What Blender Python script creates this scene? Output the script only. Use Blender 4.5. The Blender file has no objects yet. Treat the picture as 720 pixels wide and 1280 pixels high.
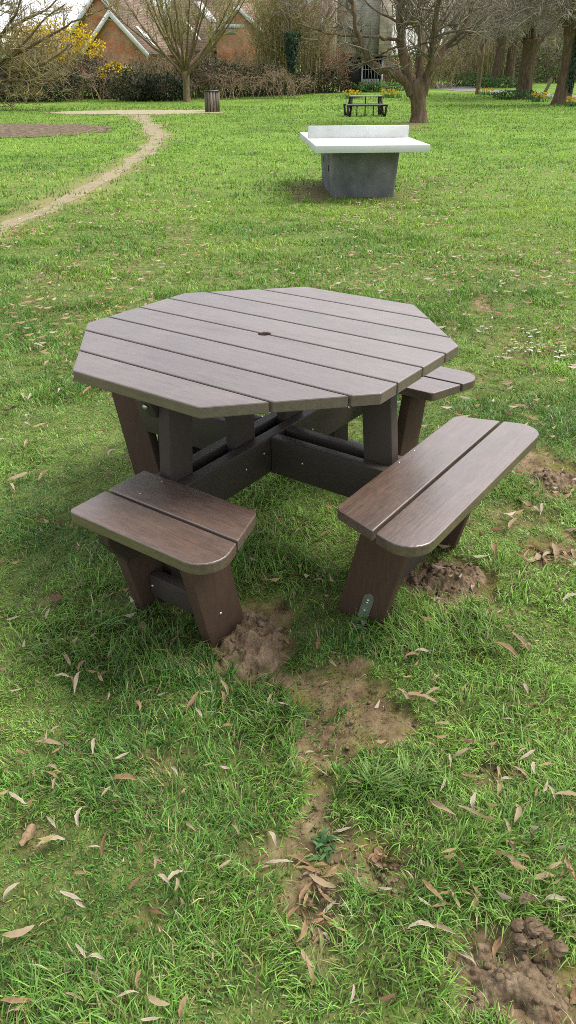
import bpy, bmesh, math, random
import numpy as np
from mathutils import Vector, Matrix

SC = bpy.context.scene
COL = SC.collection
PI = math.pi
rad = math.radians
random.seed(7)
RNG = np.random.default_rng(11)

# ------------------------------------------------------------------ camera
CAM_LOC = Vector((0.07575, -2.42531, 1.48745))
PITCH, ROLL, F_PX = 0.53176, 0.00511, 926.394
cd = bpy.data.cameras.new('camera')
cam = bpy.data.objects.new('camera', cd)
COL.objects.link(cam)
cd.sensor_fit = 'VERTICAL'
cd.sensor_height = 24.0
cd.lens = 24.0 * F_PX / 1280.0
cd.clip_start = 0.05
cd.clip_end = 2000
cam.location = CAM_LOC
cam.rotation_euler = (Matrix.Rotation(PI/2 - PITCH, 4, 'X') @ Matrix.Rotation(-ROLL, 4, 'Z')).to_euler()
SC.camera = cam


def ray(px, py):
    """direction in the world of a survey sighting taken on the photograph"""
    qx, qy = px - 360.0, py - 640.0
    cr, sr = math.cos(-ROLL), math.sin(-ROLL)
    qx, qy = qx*cr - qy*sr, qx*sr + qy*cr
    u = -qy / F_PX
    return Vector((qx / F_PX, math.cos(PITCH) + u*math.sin(PITCH), -math.sin(PITCH) + u*math.cos(PITCH)))


def rise(y):
    """the park climbs gently towards its far edge"""
    return 0.025*np.maximum(0.0, np.asarray(y, float) - 48.0)


def G(px, py, z=0.0):
    d = ray(px, py)
    t = (z - CAM_LOC.z) / d.z if d.z < 0 else 1e9
    if z == 0.0:
        t2 = (0.025*(CAM_LOC.y - 48.0) - CAM_LOC.z) / (d.z - 0.025*d.y)
        if t < 0 or CAM_LOC.y + d.y*t > 48.0: t = t2
    return CAM_LOC + d*t


def W(px, py, Y):
    d = ray(px, py)
    t = (Y - CAM_LOC.y) / d.y
    return CAM_LOC + d*t


# ------------------------------------------------------------------ object helpers
def tag(o, label=None, cat=None, group=None, kind=None):
    if label: o['label'] = label
    if cat: o['category'] = cat
    if group: o['group'] = group
    if kind: o['kind'] = kind
    return o


def empty(name, loc=(0, 0, 0), rz=0.0):
    o = bpy.data.objects.new(name, None)
    o.empty_display_size = 0.1
    o.location = loc
    o.rotation_euler = (0, 0, rz)
    COL.objects.link(o)
    return o


def link(name, me, mat=None, parent=None):
    o = bpy.data.objects.new(name, me)
    if mat is not None:
        me.materials.append(mat)
    COL.objects.link(o)
    if parent is not None:
        o.parent = parent
    return o


def copy_tree(o, parent=None):
    c = o.copy()
    COL.objects.link(c)
    c.parent = parent
    for ch in list(o.children):
        copy_tree(ch, c)
    return c


def mesh_np(name, V, faces, tint=None, smooth=False):
    """faces: list of int arrays (n,k), any k"""
    me = bpy.data.meshes.new(name)
    V = np.asarray(V, dtype=np.float32)
    me.vertices.add(len(V))
    me.vertices.foreach_set('co', V.ravel())
    loops, totals = [], []
    for f in faces:
        f = np.asarray(f, dtype=np.int32)
        if f.size == 0: continue
        loops.append(f.ravel())
        totals.append(np.full(len(f), f.shape[1], dtype=np.int32))
    lv = np.concatenate(loops)
    lt = np.concatenate(totals)
    ls = np.concatenate([[0], np.cumsum(lt)[:-1]]).astype(np.int32)
    me.loops.add(len(lv))
    me.loops.foreach_set('vertex_index', lv)
    me.polygons.add(len(lt))
    me.polygons.foreach_set('loop_start', ls)
    me.polygons.foreach_set('loop_total', lt)
    if smooth:
        me.polygons.foreach_set('use_smooth', np.ones(len(lt), dtype=bool))
    if tint is not None:
        at = me.attributes.new('tint', 'FLOAT_COLOR', 'POINT')
        c = np.ones((len(V), 4), dtype=np.float32)
        c[:, :3] = tint
        at.data.foreach_set('color', c.ravel())
    me.update(calc_edges=True)
    return me


class MB:
    """collects shapes, links them as one mesh object"""
    def __init__(self):
        self.v, self.f3, self.f4, self.t = [], [], [], []
        self.cur = (1.0, 1.0, 1.0)

    def add(self, vs, fs):
        b = len(self.v)
        self.v.extend(vs)
        self.t.extend([self.cur]*len(vs))
        for f in fs:
            (self.f3 if len(f) == 3 else self.f4).append(tuple(i + b for i in f))

    def box(self, x0, x1, y0, y1, z0, z1):
        v = [(x, y, z) for z in (z0, z1) for y in (y0, y1) for x in (x0, x1)]
        self.add(v, [(0, 2, 3, 1), (4, 5, 7, 6), (0, 1, 5, 4), (2, 6, 7, 3), (0, 4, 6, 2), (1, 3, 7, 5)])

    def hexa(self, p):
        """8 points: bottom ring 0-3, top ring 4-7"""
        self.add([tuple(q) for q in p], [(3, 2, 1, 0), (4, 5, 6, 7), (0, 1, 5, 4), (1, 2, 6, 5), (2, 3, 7, 6), (3, 0, 4, 7)])

    def quad(self, a, b, c, d):
        self.add([tuple(a), tuple(b), tuple(c), tuple(d)], [(0, 1, 2, 3)])

    def tri(self, a, b, c):
        self.add([tuple(a), tuple(b), tuple(c)], [(0, 1, 2)])

    def tube(self, pts, rr, n=6, cap=True):
        k = len(pts)
        P = [Vector(p) for p in pts]
        vs = []
        d = (P[1] - P[0]).normalized()
        ref = Vector((0, 0, 1)) if abs(d.z) < 0.8 else Vector((1, 0, 0))
        s = d.cross(ref).normalized()
        for i in range(k):
            if i < k-1: d = (P[i+1] - P[max(i-1, 0)]).normalized()
            else: d = (P[i] - P[i-1]).normalized()
            s = (s - d*s.dot(d))
            s = s.normalized() if s.length > 1e-6 else d.orthogonal().normalized()
            t = d.cross(s)
            for j in range(n):
                a = 2*PI*j/n
                q = P[i] + (s*math.cos(a) + t*math.sin(a))*rr[i]
                vs.append((q.x, q.y, q.z))
        fs = []
        for i in range(k-1):
            for j in range(n):
                a = i*n + j; b = i*n + (j+1) % n
                fs.append((a, b, b+n, a+n))
        if cap:
            vs.append(tuple(P[-1])); c = len(vs)-1
            for j in range(n): fs.append(((k-1)*n + j, (k-1)*n + (j+1) % n, c))
        self.add(vs, fs)

    def mesh(self, name, smooth=False):
        fl = []
        if self.f4: fl.append(np.array(self.f4))
        if self.f3: fl.append(np.array(self.f3))
        return mesh_np(name, np.array(self.v), fl, np.array(self.t), smooth)

    def build(self, name, mat, parent=None, smooth=False, bevel=0.0):
        me = self.mesh(name, smooth)
        if bevel: bevel_mesh(me, bevel)
        return link(name, me, mat, parent)


def bevel_mesh(me, w, seg=2):
    bm = bmesh.new(); bm.from_mesh(me)
    bmesh.ops.recalc_face_normals(bm, faces=bm.faces)
    ed = [e for e in bm.edges if len(e.link_faces) == 2 and e.calc_face_angle() > 0.5]
    bmesh.ops.bevel(bm, geom=ed, offset=w, segments=seg, affect='EDGES', profile=0.5, clamp_overlap=True)
    bm.to_mesh(me); bm.free()


def prism(outlines, z0, z1, name, mat, parent, bevel=0.004):
    """several closed outlines extruded and joined into one mesh"""
    bm = bmesh.new()
    for out in outlines:
        vs = [bm.verts.new((p[0], p[1], z0)) for p in out]
        f = bm.faces.new(vs)
        r = bmesh.ops.extrude_face_region(bm, geom=[f])
        top = [g for g in r['geom'] if isinstance(g, bmesh.types.BMVert)]
        for v in top: v.co.z = z1
    bmesh.ops.recalc_face_normals(bm, faces=bm.faces)
    ed = [e for e in bm.edges if len(e.link_faces) == 2 and e.calc_face_angle() > 0.6]
    bmesh.ops.bevel(bm, geom=ed, offset=bevel, segments=2, affect='EDGES', profile=0.5, clamp_overlap=True)
    me = bpy.data.meshes.new(name)
    bm.to_mesh(me); bm.free()
    return link(name, me, mat, parent)


# ------------------------------------------------------------------ noise (numpy)
def _hash(ix, iy, seed):
    h = (ix.astype(np.int64)*374761393 + iy.astype(np.int64)*668265263 + seed*974634777) & 0xffffffff
    h = ((h ^ (h >> 13))*1274126177) & 0xffffffff
    return ((h ^ (h >> 16)) & 0xffff) / 65535.0


def vnoise(x, y, seed=0):
    x = np.asarray(x, float); y = np.asarray(y, float)
    ix, iy = np.floor(x), np.floor(y)
    fx, fy = x - ix, y - iy
    fx = fx*fx*(3 - 2*fx); fy = fy*fy*(3 - 2*fy)
    a = _hash(ix, iy, seed); b = _hash(ix+1, iy, seed); c = _hash(ix, iy+1, seed); d = _hash(ix+1, iy+1, seed)
    return (a*(1-fx) + b*fx)*(1-fy) + (c*(1-fx) + d*fx)*fy


def fbm(x, y, seed=0, o=4):
    s, a, t = 0.0, 0.5, 0.0
    for k in range(o):
        s = s + a*vnoise(x*2**k, y*2**k, seed + 17*k); t += a; a *= 0.5
    return s / t


def sstep(a, b, x):
    t = np.clip((x - a)/(b - a), 0, 1)
    return t*t*(3 - 2*t)


# ------------------------------------------------------------------ materials
def nmat(name):
    m = bpy.data.materials.new(name)
    m.use_nodes = True
    nt = m.node_tree
    nt.nodes.clear()
    out = nt.nodes.new('ShaderNodeOutputMaterial')
    return m, nt, out


def N(nt, t, **kw):
    n = nt.nodes.new(t)
    for k, v in kw.items():
        if k in n.inputs.keys(): n.inputs[k].default_value = v
        else: setattr(n, k, v)
    return n


def ramp(nt, stops):
    r = nt.nodes.new('ShaderNodeValToRGB')
    el = r.color_ramp.elements
    while len(el) < len(stops): el.new(0.5)
    for e, (p, c) in zip(el, stops):
        e.position = p
        e.color = (c[0], c[1], c[2], 1) if not isinstance(c, float) else (c, c, c, 1)
    return r


def coords(nt, scale=(1, 1, 1)):
    tc = nt.nodes.new('ShaderNodeTexCoord')
    mp = nt.nodes.new('ShaderNodeMapping')
    mp.inputs['Scale'].default_value = scale
    nt.links.new(tc.outputs['Object'], mp.inputs['Vector'])
    return mp.outputs['Vector']


def lumber(name, axis, dark, light, rough=0.42, worn=0.5, spec=0.5, pitch=0.156, coat=0.0):
    """recycled plastic board: fine streaks along one axis, pale scuffs, slight sheen"""
    m, nt, out = nmat(name)
    L = nt.links.new
    s = [150.0, 150.0, 150.0]; s[axis] = 9.0
    s2 = [70.0, 70.0, 70.0]; s2[axis] = 14.0
    v1 = coords(nt, s); v2 = coords(nt, s2); v3 = coords(nt, (5, 5, 5)); v4 = coords(nt, (45, 45, 45))
    a = N(nt, 'ShaderNodeTexNoise', Scale=1.0, Detail=4.0, Roughness=0.65); L(v1, a.inputs['Vector'])
    b = N(nt, 'ShaderNodeTexNoise', Scale=1.0, Detail=3.0, Roughness=0.6, Distortion=0.8); L(v2, b.inputs['Vector'])
    c = N(nt, 'ShaderNodeTexNoise', Scale=1.0, Detail=5.0, Roughness=0.6); L(v3, c.inputs['Vector'])
    d = N(nt, 'ShaderNodeTexNoise', Scale=1.0, Detail=6.0, Roughness=0.75); L(v4, d.inputs['Vector'])
    mix = N(nt, 'ShaderNodeMath', operation='ADD'); L(a.outputs['Fac'], mix.inputs[0]); L(b.outputs['Fac'], mix.inputs[1])
    mix2 = N(nt, 'ShaderNodeMath', operation='MULTIPLY'); mix2.inputs[1].default_value = 0.5
    L(mix.outputs[0], mix2.inputs[0])
    r = ramp(nt, [(0.36, dark), (0.64, light)]); L(mix2.outputs[0], r.inputs['Fac'])
    # each board has its own tone
    tco = nt.nodes.new('ShaderNodeTexCoord'); sxyz = nt.nodes.new('ShaderNodeSeparateXYZ'); L(tco.outputs['Object'], sxyz.inputs[0])
    dv = N(nt, 'ShaderNodeMath', operation='DIVIDE'); L(sxyz.outputs['Y' if axis == 0 else 'X'], dv.inputs[0]); dv.inputs[1].default_value = pitch
    fl = N(nt, 'ShaderNodeMath', operation='FLOOR'); L(dv.outputs[0], fl.inputs[0])
    wn = N(nt, 'ShaderNodeTexWhiteNoise', noise_dimensions='1D'); L(fl.outputs[0], wn.inputs['W'])
    mrb = N(nt, 'ShaderNodeMapRange'); mrb.inputs['To Min'].default_value = 0.84; mrb.inputs['To Max'].default_value = 1.18; L(wn.outputs['Value'], mrb.inputs['Value'])
    bt = N(nt, 'ShaderNodeMix', data_type='RGBA', blend_type='MULTIPLY'); bt.inputs['Factor'].default_value = 1.0
    L(r.outputs['Color'], bt.inputs['A']); L(mrb.outputs['Result'], bt.inputs['B'])
    # worn pale patches
    rw = ramp(nt, [(0.48, 0.0), (0.75, worn)]); L(c.outputs['Fac'], rw.inputs['Fac'])
    rs = ramp(nt, [(0.45, 0.3), (0.7, 1.0)]); L(d.outputs['Fac'], rs.inputs['Fac'])
    mw = N(nt, 'ShaderNodeMath', operation='MULTIPLY'); L(rw.outputs['Color'], mw.inputs[0]); L(rs.outputs['Color'], mw.inputs[1])
    pale = N(nt, 'ShaderNodeMix', data_type='RGBA')
    L(mw.outputs[0], pale.inputs['Factor']); L(bt.outputs['Result'], pale.inputs['A'])
    g = [light[0]*1.5 + 0.02, light[1]*1.55 + 0.022, light[2]*1.6 + 0.022, 1]
    pale.inputs['B'].default_value = g
    # pointed edges a little worn
    geo = nt.nodes.new('ShaderNodeNewGeometry')
    re = ramp(nt, [(0.52, 0.0), (0.62, 0.55)]); L(geo.outputs['Pointiness'], re.inputs['Fac'])
    edge = N(nt, 'ShaderNodeMix', data_type='RGBA'); L(re.outputs['Color'], edge.inputs['Factor'])
    L(pale.outputs['Result'], edge.inputs['A']); edge.inputs['B'].default_value = (0.2, 0.17, 0.145, 1)
    p = N(nt, 'ShaderNodeBsdfPrincipled'); p.inputs['Specular IOR Level'].default_value = spec
    L(edge.outputs['Result'], p.inputs['Base Color'])
    p.inputs['Coat Weight'].default_value = coat; p.inputs['Coat Roughness'].default_value = 0.3; p.inputs['Coat IOR'].default_value = 1.55
    rr = N(nt, 'ShaderNodeMapRange'); rr.inputs['To Min'].default_value = rough - 0.08; rr.inputs['To Max'].default_value = rough + 0.14
    L(d.outputs['Fac'], rr.inputs['Value']); L(rr.outputs['Result'], p.inputs['Roughness'])
    bp = N(nt, 'ShaderNodeBump', Strength=0.25, Distance=0.004); L(mix2.outputs[0], bp.inputs['Height'])
    L(bp.outputs['Normal'], p.inputs['Normal'])
    L(p.outputs[0], out.inputs['Surface'])
    return m


def foliage(name, trans=0.35, rough=0.55, spec=0.3, gain=1.0):
    """colour comes from the per-leaf tint attribute, part of the light passes through"""
    m, nt, out = nmat(name)
    L = nt.links.new
    a = N(nt, 'ShaderNodeAttribute', attribute_name='tint')
    p = N(nt, 'ShaderNodeBsdfPrincipled', Roughness=rough); p.inputs['Specular IOR Level'].default_value = spec
    col = a.outputs['Color']
    if gain != 1.0:
        mu = N(nt, 'ShaderNodeMix', data_type='RGBA', blend_type='MULTIPLY'); mu.inputs['Factor'].default_value = 1.0
        L(col, mu.inputs['A']); mu.inputs['B'].default_value = (gain, gain, gain, 1); col = mu.outputs['Result']
    L(col, p.inputs['Base Color'])
    if trans > 0:
        t = N(nt, 'ShaderNodeBsdfTranslucent'); L(col, t.inputs['Color'])
        mx = N(nt, 'ShaderNodeMixShader', Fac=trans); L(p.outputs[0], mx.inputs[1]); L(t.outputs[0], mx.inputs[2])
        L(mx.outputs[0], out.inputs['Surface'])
    else:
        L(p.outputs[0], out.inputs['Surface'])
    return m


def rough_mat(name, stops, scale=8.0, rough=0.9, bump=0.3, dist=0.01, detail=6.0, stretch=(1, 1, 1), spec=0.25, tint=False):
    m, nt, out = nmat(name)
    L = nt.links.new
    v = coords(nt, stretch)
    n = N(nt, 'ShaderNodeTexNoise', Scale=scale, Detail=detail, Roughness=0.65); L(v, n.inputs['Vector'])
    r = ramp(nt, stops); L(n.outputs['Fac'], r.inputs['Fac'])
    col = r.outputs['Color']
    if tint:
        a = N(nt, 'ShaderNodeAttribute', attribute_name='tint')
        mu = N(nt, 'ShaderNodeMix', data_type='RGBA', blend_type='MULTIPLY'); mu.inputs['Factor'].default_value = 1.0
        L(col, mu.inputs['A']); L(a.outputs['Color'], mu.inputs['B']); col = mu.outputs['Result']
    p = N(nt, 'ShaderNodeBsdfPrincipled', Roughness=rough); p.inputs['Specular IOR Level'].default_value = spec
    L(col, p.inputs['Base Color'])
    n2 = N(nt, 'ShaderNodeTexNoise', Scale=scale*3.1, Detail=detail, Roughness=0.7); L(v, n2.inputs['Vector'])
    bp = N(nt, 'ShaderNodeBump', Strength=bump, Distance=dist); L(n2.outputs['Fac'], bp.inputs['Height'])
    L(bp.outputs['Normal'], p.inputs['Normal'])
    L(p.outputs[0], out.inputs['Surface'])
    return m


def brick_mat(name, c1, c2, mortar, scale, bw=0.5, rh=0.25, ms=0.02, rough=0.9):
    m, nt, out = nmat(name)
    L = nt.links.new
    tc = nt.nodes.new('ShaderNodeTexCoord')
    sep = nt.nodes.new('ShaderNodeSeparateXYZ'); L(tc.outputs['Object'], sep.inputs[0])
    ad = N(nt, 'ShaderNodeMath', operation='ADD'); L(sep.outputs['X'], ad.inputs[0]); L(sep.outputs['Y'], ad.inputs[1])
    cb = nt.nodes.new('ShaderNodeCombineXYZ'); L(ad.outputs[0], cb.inputs['X']); L(sep.outputs['Z'], cb.inputs['Y'])
    b = N(nt, 'ShaderNodeTexBrick'); b.inputs['Scale'].default_value = scale
    b.inputs['Color1'].default_value = (*c1, 1); b.inputs['Color2'].default_value = (*c2, 1); b.inputs['Mortar'].default_value = (*mortar, 1)
    b.inputs['Mortar Size'].default_value = ms; b.inputs['Brick Width'].default_value = bw; b.inputs['Row Height'].default_value = rh
    L(cb.outputs[0], b.inputs['Vector'])
    n = N(nt, 'ShaderNodeTexNoise', Scale=0.9, Detail=6.0, Roughness=0.7); L(tc.outputs['Object'], n.inputs['Vector'])
    r = ramp(nt, [(0.3, (0.55, 0.55, 0.55)), (0.7, (1.25, 1.2, 1.15))]); L(n.outputs['Fac'], r.inputs['Fac'])
    mu = N(nt, 'ShaderNodeMix', data_type='RGBA', blend_type='MULTIPLY'); mu.inputs['Factor'].default_value = 1.0
    L(b.outputs['Color'], mu.inputs['A']); L(r.outputs['Color'], mu.inputs['B'])
    p = N(nt, 'ShaderNodeBsdfPrincipled', Roughness=rough); p.inputs['Specular IOR Level'].default_value = 0.2
    L(mu.outputs['Result'], p.inputs['Base Color'])
    bp = N(nt, 'ShaderNodeBump', Strength=0.5, Distance=0.02); L(b.outputs['Fac'], bp.inputs['Height']); bp.invert = True
    L(bp.outputs['Normal'], p.inputs['Normal'])
    L(p.outputs[0], out.inputs['Surface'])
    return m


M = {}
TD, TL = (0.078, 0.049, 0.039), (0.160, 0.107, 0.086)
M['top'] = lumber('top_board', 0, TD, TL, 0.31, 0.6, 1.0, coat=0.45)
M['seat_u'] = lumber('seat_board_along', 0, (0.058, 0.031, 0.021), (0.132, 0.077, 0.055), 0.29, 0.8, 1.0, coat=0.5)
M['seat_v'] = lumber('seat_board_across', 1, (0.058, 0.031, 0.021), (0.132, 0.077, 0.055), 0.29, 0.8, 1.0, coat=0.5)
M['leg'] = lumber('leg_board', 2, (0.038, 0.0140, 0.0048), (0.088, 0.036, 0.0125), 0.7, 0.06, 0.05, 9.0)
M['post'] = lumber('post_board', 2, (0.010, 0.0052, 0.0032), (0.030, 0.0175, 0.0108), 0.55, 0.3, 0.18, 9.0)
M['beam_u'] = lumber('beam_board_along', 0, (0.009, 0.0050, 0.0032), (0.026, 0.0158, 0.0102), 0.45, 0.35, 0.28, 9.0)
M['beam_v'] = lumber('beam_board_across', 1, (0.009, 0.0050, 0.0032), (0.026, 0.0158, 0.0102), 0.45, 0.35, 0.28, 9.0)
M['far_wood'] = rough_mat('old_dark_timber', [(0.3, (0.018, 0.015, 0.012)), (0.7, (0.06, 0.05, 0.042))], 12, 0.8, 0.3)
M['far_top'] = rough_mat('weathered_top', [(0.3, (0.25, 0.25, 0.24)), (0.7, (0.42, 0.42, 0.4))], 9, 0.6, 0.2)
mm, nt, out = nmat('galvanised_steel')
p = N(nt, 'ShaderNodeBsdfPrincipled', Roughness=0.38, Metallic=0.9); p.inputs['Base Color'].default_value = (0.58, 0.60, 0.56, 1)
nt.links.new(p.outputs[0], out.inputs['Surface']); M['steel'] = mm
M['hole'] = rough_mat('dark_hole', [(0.3, (0.008, 0.008, 0.008)), (0.7, (0.015, 0.013, 0.012))], 9)
M['grass'] = foliage('grass_blades', 0.34, 0.45, 0.45)
M['leafy'] = foliage('small_leaves', 0.3, 0.5, 0.35, 1.4)
M['twig'] = foliage('bark_twigs', 0.0, 0.9, 0.15, 1.35)
M['petal'] = foliage('petals', 0.4, 0.6, 0.2)
M['bark'] = rough_mat('tree_bark', [(0.3, (0.085, 0.066, 0.05)), (0.55, (0.21, 0.17, 0.13)), (0.75, (0.33, 0.28, 0.225))], 7.0, 0.95, 1.0, 0.06, 8.0, (1.6, 1.6, 0.35), tint=True)
M['soil'] = rough_mat('crumbly_soil', [(0.30, (0.086, 0.058, 0.034)), (0.5, (0.212, 0.150, 0.092)), (0.74, (0.35, 0.262, 0.17))], 26, 0.95, 0.9, 0.012, 10.0)
M['path'] = rough_mat('trodden_earth', [(0.25, (0.19, 0.155, 0.085)), (0.5, (0.29, 0.24, 0.145)), (0.75, (0.37, 0.315, 0.205))], 3.2, 0.95, 0.5, 0.02, 10.0)
M['gravel'] = rough_mat('pale_gravel', [(0.25, (0.26, 0.22, 0.13)), (0.6, (0.38, 0.33, 0.21)), (0.8, (0.46, 0.40, 0.28))], 2.0, 0.95, 0.5, 0.02, 10.0)
M['mulch'] = rough_mat('bark_mulch', [(0.36, (0.055, 0.038, 0.023)), (0.5, (0.15, 0.108, 0.066)), (0.64, (0.31, 0.24, 0.155))], 6.0, 0.95, 1.0, 0.05, 10.0)
M['tarmac'] = rough_mat('worn_tarmac', [(0.3, (0.20, 0.185, 0.165)), (0.7, (0.32, 0.30, 0.27))], 3, 0.9, 0.3)
M['concrete'] = rough_mat('smooth_concrete', [(0.28, (0.10, 0.103, 0.104)), (0.5, (0.175, 0.18, 0.18)), (0.72, (0.27, 0.272, 0.262))], 2.6, 0.75, 0.25, 0.01, 9.0)
M['white'] = rough_mat('white_slab', [(0.28, (0.48, 0.51, 0.44)), (0.42, (0.63, 0.66, 0.60)), (0.7, (0.70, 0.72, 0.67))], 1.6, 0.45, 0.06, 0.004, 8.0, spec=0.5)
M['paint'] = rough_mat('white_board_paint', [(0.3, (0.62, 0.62, 0.6)), (0.7, (0.8, 0.8, 0.78))], 3, 0.6, 0.1)
M['brick'] = brick_mat('red_brick', (0.66, 0.24, 0.10), (0.46, 0.145, 0.065), (0.55, 0.44, 0.32), 1.0, 0.225, 0.075, 0.012)
M['tile'] = brick_mat('roof_tile', (0.36, 0.26, 0.19), (0.27, 0.195, 0.145), (0.12, 0.09, 0.07), 1.0, 0.2, 0.13, 0.018)
M['flint'] = brick_mat('flint_wall', (0.46, 0.45, 0.42), (0.36, 0.35, 0.33), (0.52, 0.50, 0.45), 1.0, 0.22, 0.14, 0.025)
M['ashlar'] = brick_mat('dressed_stone', (0.66, 0.58, 0.45), (0.56, 0.49, 0.38), (0.35, 0.3, 0.23), 1.0, 0.6, 0.35, 0.012)
mm, nt, out = nmat('window_glass')
p = N(nt, 'ShaderNodeBsdfPrincipled', Roughness=0.08); p.inputs['Base Color'].default_value = (0.25, 0.28, 0.32, 1)
nt.links.new(p.outputs[0], out.inputs['Surface']); M['glass'] = mm
M['binwood'] = rough_mat('grey_slats', [(0.3, (0.13, 0.108, 0.08)), (0.6, (0.28, 0.24, 0.19)), (0.8, (0.38, 0.34, 0.28))], 9, 0.85, 0.5, 0.01, 8.0, (3, 3, 0.4), tint=True)

# ------------------------------------------------------------------ layout of the ground
TH = -0.62117                                     # turn of the near table
CT, ST = math.cos(TH), math.sin(TH)


def ell(px, py, rx, ry, amt=1.0):
    """bare patch sighted at a pixel, radii in photo pixels -> world ellipse"""
    c = G(px, py)
    ex = (G(px + rx, py) - G(px - rx, py)).length/2
    ey = (G(px, py + ry) - G(px, py - ry)).length/2
    return (c.x, c.y, ex, ey, amt)


BARE = [ell(*a) for a in [
    (430, 862, 60, 38, 0.95), (466, 905, 60, 50, 0.95), (412, 930, 46, 56, 0.9), (398, 985, 32, 46, 0.9), (402, 1055, 48, 48, 0.9),
    (468, 1078, 44, 38, 0.8), (388, 1130, 46, 56, 0.9), (398, 1195, 26, 36, 0.55), (500, 1090, 36, 20, 0.5),
    (318, 800, 44, 44, 1.1), (655, 1232, 92, 74, 1.2), (556, 722, 56, 30, 1.1), (690, 595, 62, 22, 0.95), (650, 578, 50, 22, 0.95),
    (685, 692, 46, 22, 0.95), (600, 382, 26, 9, 0.95), (680, 436, 62, 22, 0.4), (612, 968, 32, 24, 0.7), (545, 760, 26, 12, 0.5),
    (170, 334, 24, 6, 0.7), (225, 293, 20, 5, 0.6), (60, 345, 22, 6, 0.5), (275, 350, 20, 5, 0.6), (580, 470, 22, 7, 0.5), (645, 640, 50, 18, 0.5),
    (35, 1035, 22, 22, 0.6), (210, 870, 26, 14, 0.3), (215, 945, 28, 18, 0.5), (190, 1140, 26, 12, 0.5),
    (330, 1070, 36, 24, 0.6), (60, 745, 24, 12, 0.4), (640, 770, 30, 10, 0.3), (600, 830, 30, 12, 0.3), (165, 740, 30, 12, 0.5), (160, 975, 24, 10, 0.3),
    (405, 243, 40, 9, 0.9), (478, 247, 34, 7, 0.8), (520, 157, 24, 4, 0.8), (560, 410, 18, 6, 0.4)]]
TRAIL = [(-60, 312), (0, 284), (60, 259), (120, 230), (165, 204), (193, 183), (202, 170), (196, 156), (186, 147), (180, 141)]
TRAIL = [G(*p) for p in TRAIL]


def bare(x, y):
    x = np.asarray(x, float); y = np.asarray(y, float)
    n = fbm(x*5, y*5, 3, 4) - 0.5
    n2 = fbm(x*22, y*22, 9, 3) - 0.5
    b = np.zeros_like(x)
    for cx, cy, ex, ey, amt in BARE:
        r = np.sqrt(((x-cx)/ex)**2 + ((y-cy)/ey)**2)
        b = np.maximum(b, amt*sstep(1.10, 0.84, r + n*1.5 + n2*1.1))
    return np.clip(b, 0, 1)


def trail_d(x, y):
    x = np.asarray(x, float); y = np.asarray(y, float)
    d = np.full(x.shape, 1e9)
    for a, b in zip(TRAIL[:-1], TRAIL[1:]):
        ax, ay, bx, by = a.x, a.y, b.x, b.y
        t = np.clip(((x-ax)*(bx-ax) + (y-ay)*(by-ay))/((bx-ax)**2 + (by-ay)**2), 0, 1)
        d = np.minimum(d, np.hypot(x - ax - t*(bx-ax), y - ay - t*(by-ay)))
    return d


def hgt(x, y):
    """small bumps of the lawn near the camera, flat further off"""
    x = np.asarray(x, float); y = np.asarray(y, float)
    k = sstep(5.5, 3.0, np.hypot(x, y))
    return k*((fbm(x*1.3, y*1.3, 21, 3) - 0.5)*0.035 + (fbm(x*9, y*9, 5, 3) - 0.5)*0.02 - 0.006 - 0.014*bare(x, y)) + rise(y)


# ------------------------------------------------------------------ ground sheet
def graded(lo, hi, step, far_lo, far_hi, g=1.16):
    a = list(np.arange(lo, hi + step*0.5, step))
    s, v = step, a[-1]
    while v < far_hi:
        s *= g; v += s; a.append(v)
    s, v = step, a[0]
    while v > far_lo:
        s *= g; v -= s; a.insert(0, v)
    return np.array(a)


gx = graded(-1.5, 1.6, 0.022, -500, 500)
gy = graded(-2.0, 1.2, 0.022, -60, 900)
XX, YY = np.meshgrid(gx, gy)
nx, ny = len(gx), len(gy)
ZZ = hgt(XX, YY)
bb = bare(XX, YY)
td = trail_d(XX, YY) + (fbm(XX*1.5, YY*1.5, 31, 3) - 0.5)*0.7
worn = sstep(0.5, 0.05, td)*0.9
ZZ = ZZ + bb*((fbm(XX*26, YY*26, 77, 4) - 0.5)*0.034 - 0.012*sstep(0.06, 0.0, np.abs(fbm(XX*9, YY*9, 88, 3) - 0.5)))*sstep(6, 3, np.hypot(XX, YY))
idx = np.arange(nx*ny).reshape(ny, nx)
quads = np.stack([idx[:-1, :-1], idx[:-1, 1:], idx[1:, 1:], idx[1:, :-1]], -1).reshape(-1, 4)
tint = np.stack([bb, worn, np.zeros_like(bb)], -1).reshape(-1, 3)
gme = mesh_np('ground', np.stack([XX, YY, ZZ], -1).reshape(-1, 3), [quads], tint, True)

mm, nt, out = nmat('lawn_and_soil')
L = nt.links.new
tc = nt.nodes.new('ShaderNodeTexCoord')
at = N(nt, 'ShaderNodeAttribute', attribute_name='tint')
sp = nt.nodes.new('ShaderNodeSeparateColor'); L(at.outputs['Color'], sp.inputs[0])
n1 = N(nt, 'ShaderNodeTexNoise', Scale=0.35, Detail=8.0, Roughness=0.7); L(tc.outputs['Object'], n1.inputs['Vector'])
n2 = N(nt, 'ShaderNodeTexNoise', Scale=14.0, Detail=8.0, Roughness=0.7); L(tc.outputs['Object'], n2.inputs['Vector'])
n3 = N(nt, 'ShaderNodeTexNoise', Scale=55.0, Detail=6.0, Roughness=0.7); L(tc.outputs['Object'], n3.inputs['Vector'])
gr = ramp(nt, [(0.3, (0.085, 0.150, 0.022)), (0.5, (0.145, 0.245, 0.034)), (0.7, (0.22, 0.33, 0.055))]); L(n1.outputs['Fac'], gr.inputs['Fac'])
und = ramp(nt, [(0.35, (0.06, 0.085, 0.022)), (0.65, (0.19, 0.23, 0.065))]); L(n2.outputs['Fac'], und.inputs['Fac'])
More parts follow.
